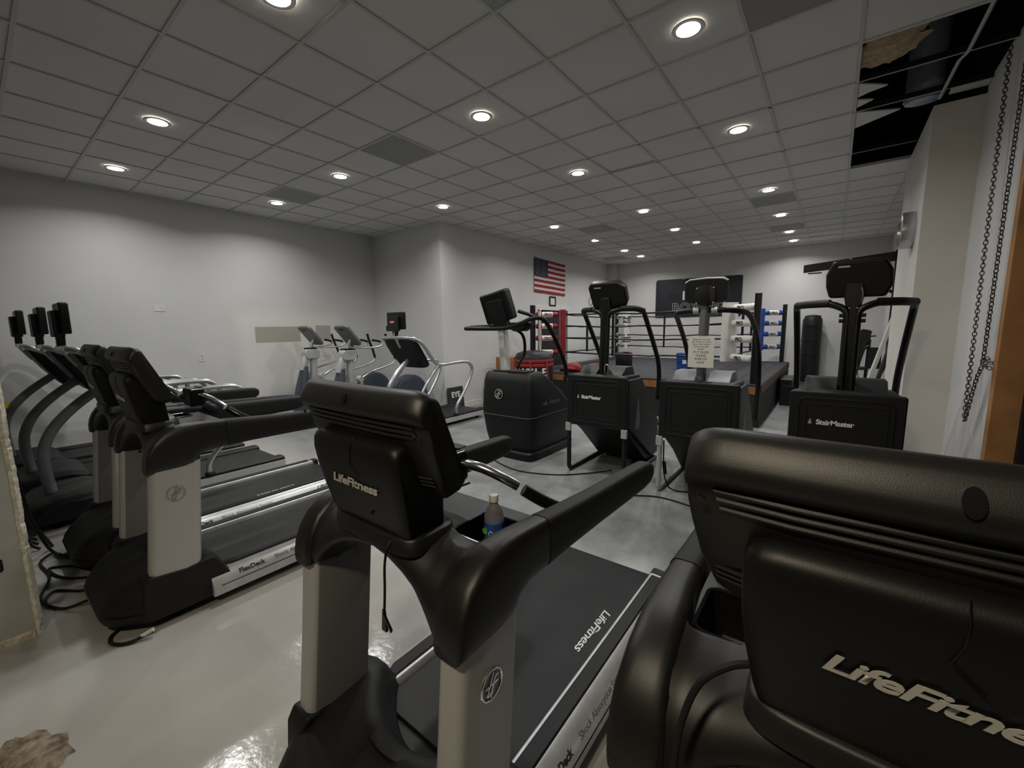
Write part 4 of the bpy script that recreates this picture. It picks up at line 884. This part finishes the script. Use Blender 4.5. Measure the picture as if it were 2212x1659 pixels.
# banner on the back wall
bn = thing('wall_banner', 'large dark navy banner with white lettering on the back wall', 'banner', (-4.40, 12.985, 1.84))
NAV = mat('navy_vinyl', (.006, .008, .014), .5, noise=.3, nscale=3)
m = MB(); m.loft([[(2.34 * i / 30, -.010 - .006 * math.sin(i * .7), z) for z in (.02 - .0 * i, 1.135 - .0010 * i)] + [(2.34 * i / 30, .0, 1.135 - .0010 * i), (2.34 * i / 30, .0, .02)] for i in range(31)])
sh = obj('sheet', m, NAV, bn, smooth=70)
obj('lettering', text_mb('EARN', .17, (.60, -.019, .60), (1, 0, 0), (0, 0, 1), depth=.001), mat('faded_print', (.020, .022, .028), .6), sh, smooth=None, label='faded dark lettering')
obj('lettering', text_mb('1', .34, (.82, -.020, .52), (1, 0, 0), (0, 0, 1), depth=.001, bold=.012), WHT, sh, smooth=None)
def outline_text(txt, size, origin, r=.008):
    cu = bpy.data.curves.new('t', 'FONT'); cu.body = txt; cu.size = size; cu.fill_mode = 'NONE'; cu.align_x = 'CENTER'; cu.bevel_depth = r; cu.bevel_resolution = 1; cu.resolution_u = 4; cu.space_character = 1.08; cu.offset = size * .02
    o = bpy.data.objects.new('t', cu); C.objects.link(o); bpy.context.view_layer.update()
    me = bpy.data.meshes.new_from_object(o.evaluated_get(bpy.context.evaluated_depsgraph_get()))
    mb = MB(); mb.add([(origin[0] + v.co.x, origin[1] - v.co.z, origin[2] + v.co.y) for v in me.vertices], [tuple(p.vertices) for p in me.polygons])
    bpy.data.objects.remove(o); bpy.data.curves.remove(cu); bpy.data.meshes.remove(me); return mb
obj('lettering', outline_text('BOXING', .36, (1.23, -.018, .17), .004), WHT, sh, smooth=None)
for x in (.02, .8, 1.6, 2.32): obj('grommet', MB().lathe([(.008, -.004), (.02, -.004), (.02, .004), (.008, .004)], 14, (x, -.014, 1.11), 'y', cap=False), SLV, bn)
# black sign with white letters standing on the floor against the side wall
sg = thing('leaning_sign', 'small black sign with white letters leaning at the foot of the wall corner', 'sign', (-5.88, 5.56, .03))
obj('board', MB().prism([(.055, 0), (.068, 0), (.020, .43), (.007, .43)], 'y', 0, .42), PNT, sg)
rt, upv = Vector((0, 1, 0)), Vector((-.048, 0, .43)).normalized()
obj('lettering', text_mb('EYE', .15, (.0440, .21, .235), rt, upv, depth=.001, bold=.004), WHT, sg, smooth=None)
obj('lettering', text_mb('BOXING', .085, (.0592, .21, .10), rt, upv, depth=.001), LGD, sg, smooth=None, label='dull gray lettering')
obj('red_line', MB().box(0, .003, .10, .32, 0, .012).xf(Matrix.Translation((.0628, 0, .045))), RED, sg)
tag(obj('floor_block', MB().box(-5.87, -5.80, 5.56, 5.99, 0, .03), BLK), 'flat black block under the leaning sign', 'block')
# ------------------------------------------------------------------ right-hand side: bag, bench, boards, bag hanger, chain
lb = thing('punching_bag', 'tall black punching bag standing against the back wall', 'punching bag', (-.44, 12.72, 0))
obj('bag_body', MB().lathe([(.001, 0), (.19, 0), (.205, .03), (.21, .5), (.20, 1.0), (.205, 1.5), (.20, 1.70), (.17, 1.76)], 32), CHA, lb)
obj('bag_cap', MB().lathe([(.172, 1.755), (.16, 1.80), (.08, 1.82), (.001, 1.825)], 28), RUB, lb)
for z in (1.55, 1.2, .85, .5): obj('tape_band', MB().lathe([(.2085, z - .02), (.211, z), (.2085, z + .02)], 32, cap=False), BLK, lb)
ex = thing('folded_bike', 'dark folded exercise bench between the punching bag and leaning boards', 'exercise bench', (.50, 11.9, 0))
bs = obj('frame', MB().tube(fillet([(-.14, .1, .03), (-.06, 0, .55), (.02, -.05, 1.05), (.12, -.05, 1.12)], .08), .035, 12), BLK, ex)
obj('foot_bar', MB().tube([(-.20, -.25, .035), (.16, -.22, .035)], .035, 12), BLK, ex); obj('foot_bar', MB().tube([(-.22, .22, .035), (.14, .22, .035)], .035, 12), BLK, ex)
obj('post', MB().tube([(.10, 0, .03), (.12, 0, 1.25)], .03, 12), BLK, ex)
obj('backrest', MB().prism(rrect(-.10, .10, 0, .62, .05), 'y', -.04, .04).xf(Matrix.Translation((-.08, -.04, .86)) @ Matrix.Rotation(.22, 4, 'Y')), RUB, ex, .02, 3)
obj('seat', MB().prism(rrect(-.16, .16, -.12, .12, .05), 'z', 0, .06).xf(Matrix.Translation((-.02, -.10, .60))), RUB, ex, .02)
obj('side_plate', MB().prism(rrect(.10, .34, .62, 1.08, .04), 'y', -.02, .03), CHA, ex, .01)
obj('handle', MB().tube(fillet([(.12, 0, 1.25), (.12, -.02, 1.32), (.22, -.04, 1.33)], .03), .014, 8), BLK, ex)
obj('pedal_wire', MB().tube(spline([(-.05, -.1, .62), (-.02, -.16, .45), (.02, -.15, .32), (-.06, -.12, .25)], 5), .008, 6), BLK, ex)
def plank(name, x0, y0, x1, z1, th, label, m_, w_=.22):
    p = MB(); d = Vector((x1 - x0, 0, z1)).normalized(); n = Vector((d.z, 0, -d.x)) * th
    for_ = [(x0, 0.0), (x0 + n.x, max(0, 0 + n.z)), (x1 + n.x, z1 + n.z), (x1, z1)]
    lo = min(z for _, z in for_)
    p.prism([(x, z - lo) for x, z in for_], 'y', y0, y0 + w_)
    return tag(obj(name, p, m_, None, .004), label, 'board')
WBD = mat('white_board', (.72, .70, .64), .6)
plank('leaning_board', .40, 9.75, .83, 1.95, .055, 'longest white board leaning on the right wall behind the last stepper', WBD)
plank('leaning_board', .50, 9.45, .83, 1.62, .05, 'dark board leaning between two white ones on the right wall', PNT)
plank('leaning_board', .56, 9.25, .83, 1.35, .022, 'thin pale board, front one of the leaning stack', mat('tan_board', (.50, .42, .32), .7), .16)
plank('leaning_board', .62, 9.1, .83, 1.1, .022, 'thin white strip leaning lowest on the right wall', WBD, .12)
# bag hanger on the right wall
hg = thing('bag_hanger', 'black steel wall bracket with long arm above the last stepper', 'wall bracket', (RX, 10.5, 0))
obj('wall_upright', MB().box(-.11, -.04, -.05, .05, .55, 2.92), BLK, hg, .006)
for z in (.75, 2.6): obj('wall_plate', MB().box(-.045, 0, -.12, .12, z - .10, z + .10), BLK, hg, .004)
arm = MB(); arm.loft([[(x, y_, z) for y_, z in ((-.05, z0 - h_), (.05, z0 - h_), (.05, z0 + h_), (-.05, z0 + h_))] for x, z0, h_ in ((-.05, 2.81, .085), (-1.48, 2.70, .075))])
am = obj('arm', arm, BLK, hg, .008)
obj('end_plate', MB().box(-1.40, -1.18, -.05, .05, 2.595, 2.615), BLK, am, .003)
for x in (-.75, -.06): obj('bolt', MB().lathe([(.001, -.065), (.02, -.065), (.02, -.05), (.001, -.05)], 10, (x, 0, 2.83), 'y'), SLV, am)
obj('brace', MB().tube([(-.08, 0, 2.15), (-.22, 0, 2.24), (-.38, 0, 2.68)], .028, 10), BLK, hg)
obj('brace_bolt', MB().lathe([(.001, -.04), (.03, -.04), (.03, .04), (.001, .04)], 12, (-.085, 0, 2.14), 'y'), SLV, hg)
obj('lower_strut', MB().tube([(-.075, -.02, 1.75), (-.10, -.10, .75)], .018, 8), BLK, hg)
ck = thing('round_wall_clock', 'round chrome-rimmed clock on the pillar side, seen edge-on', 'clock', (.56, 5.90, 2.52))
def ck_disc(prof): return MB().lathe(prof, 40, axis='x')
obj('rim', ck_disc([(.13, 0), (.175, 0), (.18, -.02), (.175, -.10), (.16, -.11), (.155, -.06)]), TUB, ck)
obj('dial', ck_disc([(.001, -.055), (.157, -.055), (.157, 0), (.001, 0)]), WVN, ck)
# chain: two strands and the loop, each link a torus; one object, knotted to the jamb
def link(m, p, d, roll, L=.035, W=.022, r=.0036):
    d = d.normalized(); a = Vector((1, 0, 0)) if abs(d.x) < .8 else Vector((0, 1, 0)); a = (a - d * a.dot(d)).normalized(); b_ = d.cross(a)
    e = a * math.cos(roll) + b_ * math.sin(roll); pts = []
    for k in range(14):
        t_ = 2 * PI * k / 14; u, v = math.cos(t_), math.sin(t_)
        pts.append(p + d * (math.copysign(abs(u) ** .8, u) * L / 2) + e * (v * W / 2))
    m.tube(pts, r, 6, closed=True)
ch = MB(); chain_pts = spline([(.835, 4.66, 3.50), (.828, 4.60, 2.4), (.82, 4.52, 1.5), (.815, 4.47, .95), (.815, 4.44, .865), (.815, 4.41, .95), (.822, 4.32, 1.20), (.83, 4.27, 1.31), (.832, 4.262, 1.6), (.835, 4.262, 2.4), (.84, 4.262, 3.50)], 40)
pos = [chain_pts[0]]; acc = 0; k = 0; PIT = .0275; prev = chain_pts[0]; last = prev
for p in chain_pts[1:]:
    while (p - last).length >= PIT:
        last = last + (p - last).normalized() * PIT; pos.append(last)
for i in range(len(pos) - 1):
    link(ch, (pos[i] + pos[i + 1]) / 2, pos[i + 1] - pos[i], .4 + (PI / 2 if i % 2 else 0))
cn = thing('hanging_chain', 'long dark steel chain looping down beside the timber jamb', 'chain', (0, 0, 0))
o = obj('chain_links', ch, mat('chain_steel', (.10, .095, .09), .4, .8), cn, smooth=60); o['kind'] = 'stuff'
kn = MB(); rk = random.Random(2)
for i in range(9): link(kn, Vector((.845 + rk.uniform(-.02, .02), 4.245 + rk.uniform(-.03, .03), 1.315 + rk.uniform(-.035, .03))), Vector((rk.uniform(-1, 1), rk.uniform(-1, 1), rk.uniform(-1, 1))), rk.uniform(0, 3))
o = obj('chain_knot', kn, mat('chain_bright', (.30, .29, .28), .4, .8), cn, smooth=60)
obj('wall_hook', MB().tube(spline([(.885, 4.24, 1.33), (.85, 4.245, 1.32), (.845, 4.25, 1.30), (.855, 4.25, 1.285)], 5), .006, 8), CHR, cn)
tag(obj('yellow_rope', MB().tube(spline([(1.10, 4.06, 1.18), (1.09, 4.05, 1.20), (1.075, 4.05, 1.05), (1.085, 4.05, .80), (1.09, 4.05, .5), (1.10, 4.05, .02)], 6), .012, 8), mat('rope_tan', (.20, .14, .06), .8)), 'tan rope hanging in the dark doorway right of the timber', 'rope')
# ------------------------------------------------------------------ cables, cords and clutter on the floor
def cable(name, pts, label, r=.006, cat='cable', m_=RUB, owner=None):
    if owner:
        q = [(x - owner.location.x, y - owner.location.y, z - owner.location.z) for x, y, z in pts]
        return obj(name, MB().tube(spline(q, 8), r, 8), m_, owner)
    return tag(obj(name, MB().tube(spline(pts, 8), r, 8), m_), label, cat)
cable('power_cable', [(-2.99, .42, .05), (-2.965, .335, .012), (-2.91, .285, .009), (-2.84, .285, .009), (-2.78, .34, .012), (-2.76, .43, .03)], '', .009, owner=t1)
obj('plug', MB().tube([(-2.77 + 3.19, .385 - .255, .022), (-2.745 + 3.19, .43 - .255, .045)], .010, 8), WVN, t1, label='white plug tip')
z = .009
cable('power_cable', [(-3.50, .34, .06), (-3.62, .26, z), (-3.75, .16, z), (-3.62, .11, z), (-3.46, .17, z), (-3.38, .26, .04)], '', .008, owner=t1)
cable('power_cable', [(-3.66, .42, .05), (-3.80, .30, z), (-3.95, .20, z), (-4.15, .17, z), (-4.05, .28, z), (-3.82, .36, z), (-3.62, .38, .05)], '', .008, owner=t0)
cable('power_cable', [(-3.9, .50, .05), (-4.05, .36, z + .01), (-4.28, .24, z + .01), (-4.42, .21, .014), (-4.30, .14, .012), (-4.0, .16, .012), (-3.72, .10, .012), (-3.55, .12, .014)], 'black cable on the floor trailing out toward the cut partition', .008)
cable('power_cable', [(-3.95, .55, .04), (-4.2, .33, .02), (-4.36, .22, .03), (-4.32, .16, .2), (-4.20, .10, .5), (-4.10, .06, .8), (-3.98, .05, 1.05)], 'black cable climbing up behind the cut partition edge', .009)
cable('power_cable', [(-4.55, .22, .02), (-4.40, .14, .3), (-4.26, .10, .7), (-4.12, .07, 1.10), (-4.05, .03, 1.22), (-4.2, .0, 1.24)], 'black cable hanging highest behind the cut partition', .010)
cable('flex_conduit', [(-3.75, .03, .02), (-3.80, .03, .20), (-3.86, .03, .42), (-3.98, .04, .56)], 'gray flexible conduit behind the cut partition', .016, 'conduit', GRT)
tag(obj('wire_nut', MB().tube([(-4.20, .07, 1.165), (-4.12, .10, 1.16)], .022, 10), mat('yellow_cap', (.60, .45, .03), .5)), 'yellow wire connector at the left edge of the picture', 'connector')
tag(obj('wire_nut', MB().tube([(-3.92, .06, .53), (-3.87, .075, .525)], .012, 10), mat('olive_cap', (.30, .27, .04), .5)), 'small yellow tie on the gray conduit', 'connector')
ps = thing('power_strip', 'black power strip bundled with cables on the floor far left', 'power strip', (-4.86, .0, 0))
obj('strip_body', MB().prism(rrect(-.22, .22, -.05, .05, .01), 'z', 0, .09), PLD, ps, .008)
for k in range(4): obj('outlet', MB().prism(rrect(-.17 + .1 * k, -.11 + .1 * k, -.03, .03, .012), 'z', .09, .094), PLG, ps)
for k in range(4):
    cable('power_cable', [(-5.0 + .1 * k, .0, .10), (-5.0 + .1 * k, .03, .17), (-4.95 + .09 * k, .09, .16 + .02 * k), (-4.9 + .09 * k, .12, .06), (-4.95 + .12 * k, .16, .012)], '', .010, owner=ps)
cb = thing('junction_box', 'dark box on the far left floor above the power strip', 'box', (-5.9, -.35, 0))
obj('box_body', MB().box(-.25, .25, -.10, .10, 0, .30), PLD, cb, .01); obj('box_lid', MB().box(-.26, .26, -.11, .11, .30, .33), CHA, cb, .006)
cable('power_cord', [(-3.44, 4.00, .02), (-3.38, 3.90, .009), (-3.1, 3.72, .008), (-2.7, 3.62, .008), (-2.3, 3.75, .008), (-2.05, 3.98, .008), (-1.85, 4.2, .02)], '', .007, owner=climber)
obj('plug', MB().tube([(-.32, .055, .025), (-.29, .01, .02)], .014, 8), WVN, climber, label='small white plug')
cable('power_cord', [(-1.24, 4.02, .50), (-1.225, 3.985, .30), (-1.20, 3.98, .12), (-1.14, 4.02, .02), (-.95, 4.1, .008)], '', .007, owner=s2)
obj('cord_adapter', MB().tube([(-1.222 + .935, 3.985 - 3.96, .30), (-1.205 + .935, 3.98 - 3.96, .18)], .018, 8), PLD, s2)
cable('floor_cable', [(-1.75, 3.45, .006), (-1.4, 3.70, .006), (-1.15, 3.80, .006), (-.7, 3.72, .006), (-.3, 3.74, .006)], 'flat black cord crossing the floor in front of the steppers', .008, 'cord')
cable('wire_curl', [(-.86, 6.92, .005), (-.72, 6.90, .005), (-.66, 7.02, .005), (-.75, 7.1, .005), (-.84, 7.05, .005)], 'thin wire curl on the floor right of the ring', .004, 'wire')
cable('hanging_wire', [(-3.9, .70, 1.1), (-4.65, .62, .88), (-4.72, .60, .62), (-4.86, .58, .45), (-4.92, .62, .2), (-4.95, .7, .17)], 'thin cord hanging between the left treadmill rows', .005, 'cord')
# chipped concrete at the bottom-left
dm = MB(); r3 = random.Random(9); rings = []
for k in range(3):
    ring = []
    for i in range(22):
        a = 2 * PI * i / 22; q = (1, .8, .3)[k] * (1 + r3.uniform(-.18, .18))
        ring.append((-2.33 + .16 * q * math.cos(a), -.02 + .085 * q * math.sin(a) + .04 * math.cos(a), (.001, .014, .02)[k]))
    rings.append(ring)
tag(obj('concrete_chip', dm.loft(rings), mat('rubble', (.36, .30, .22), .9, col2=(.10, .07, .05), nscale=30, bump=.8, bscale=50)), 'broken patch of brown concrete in the bottom left corner', 'rubble')
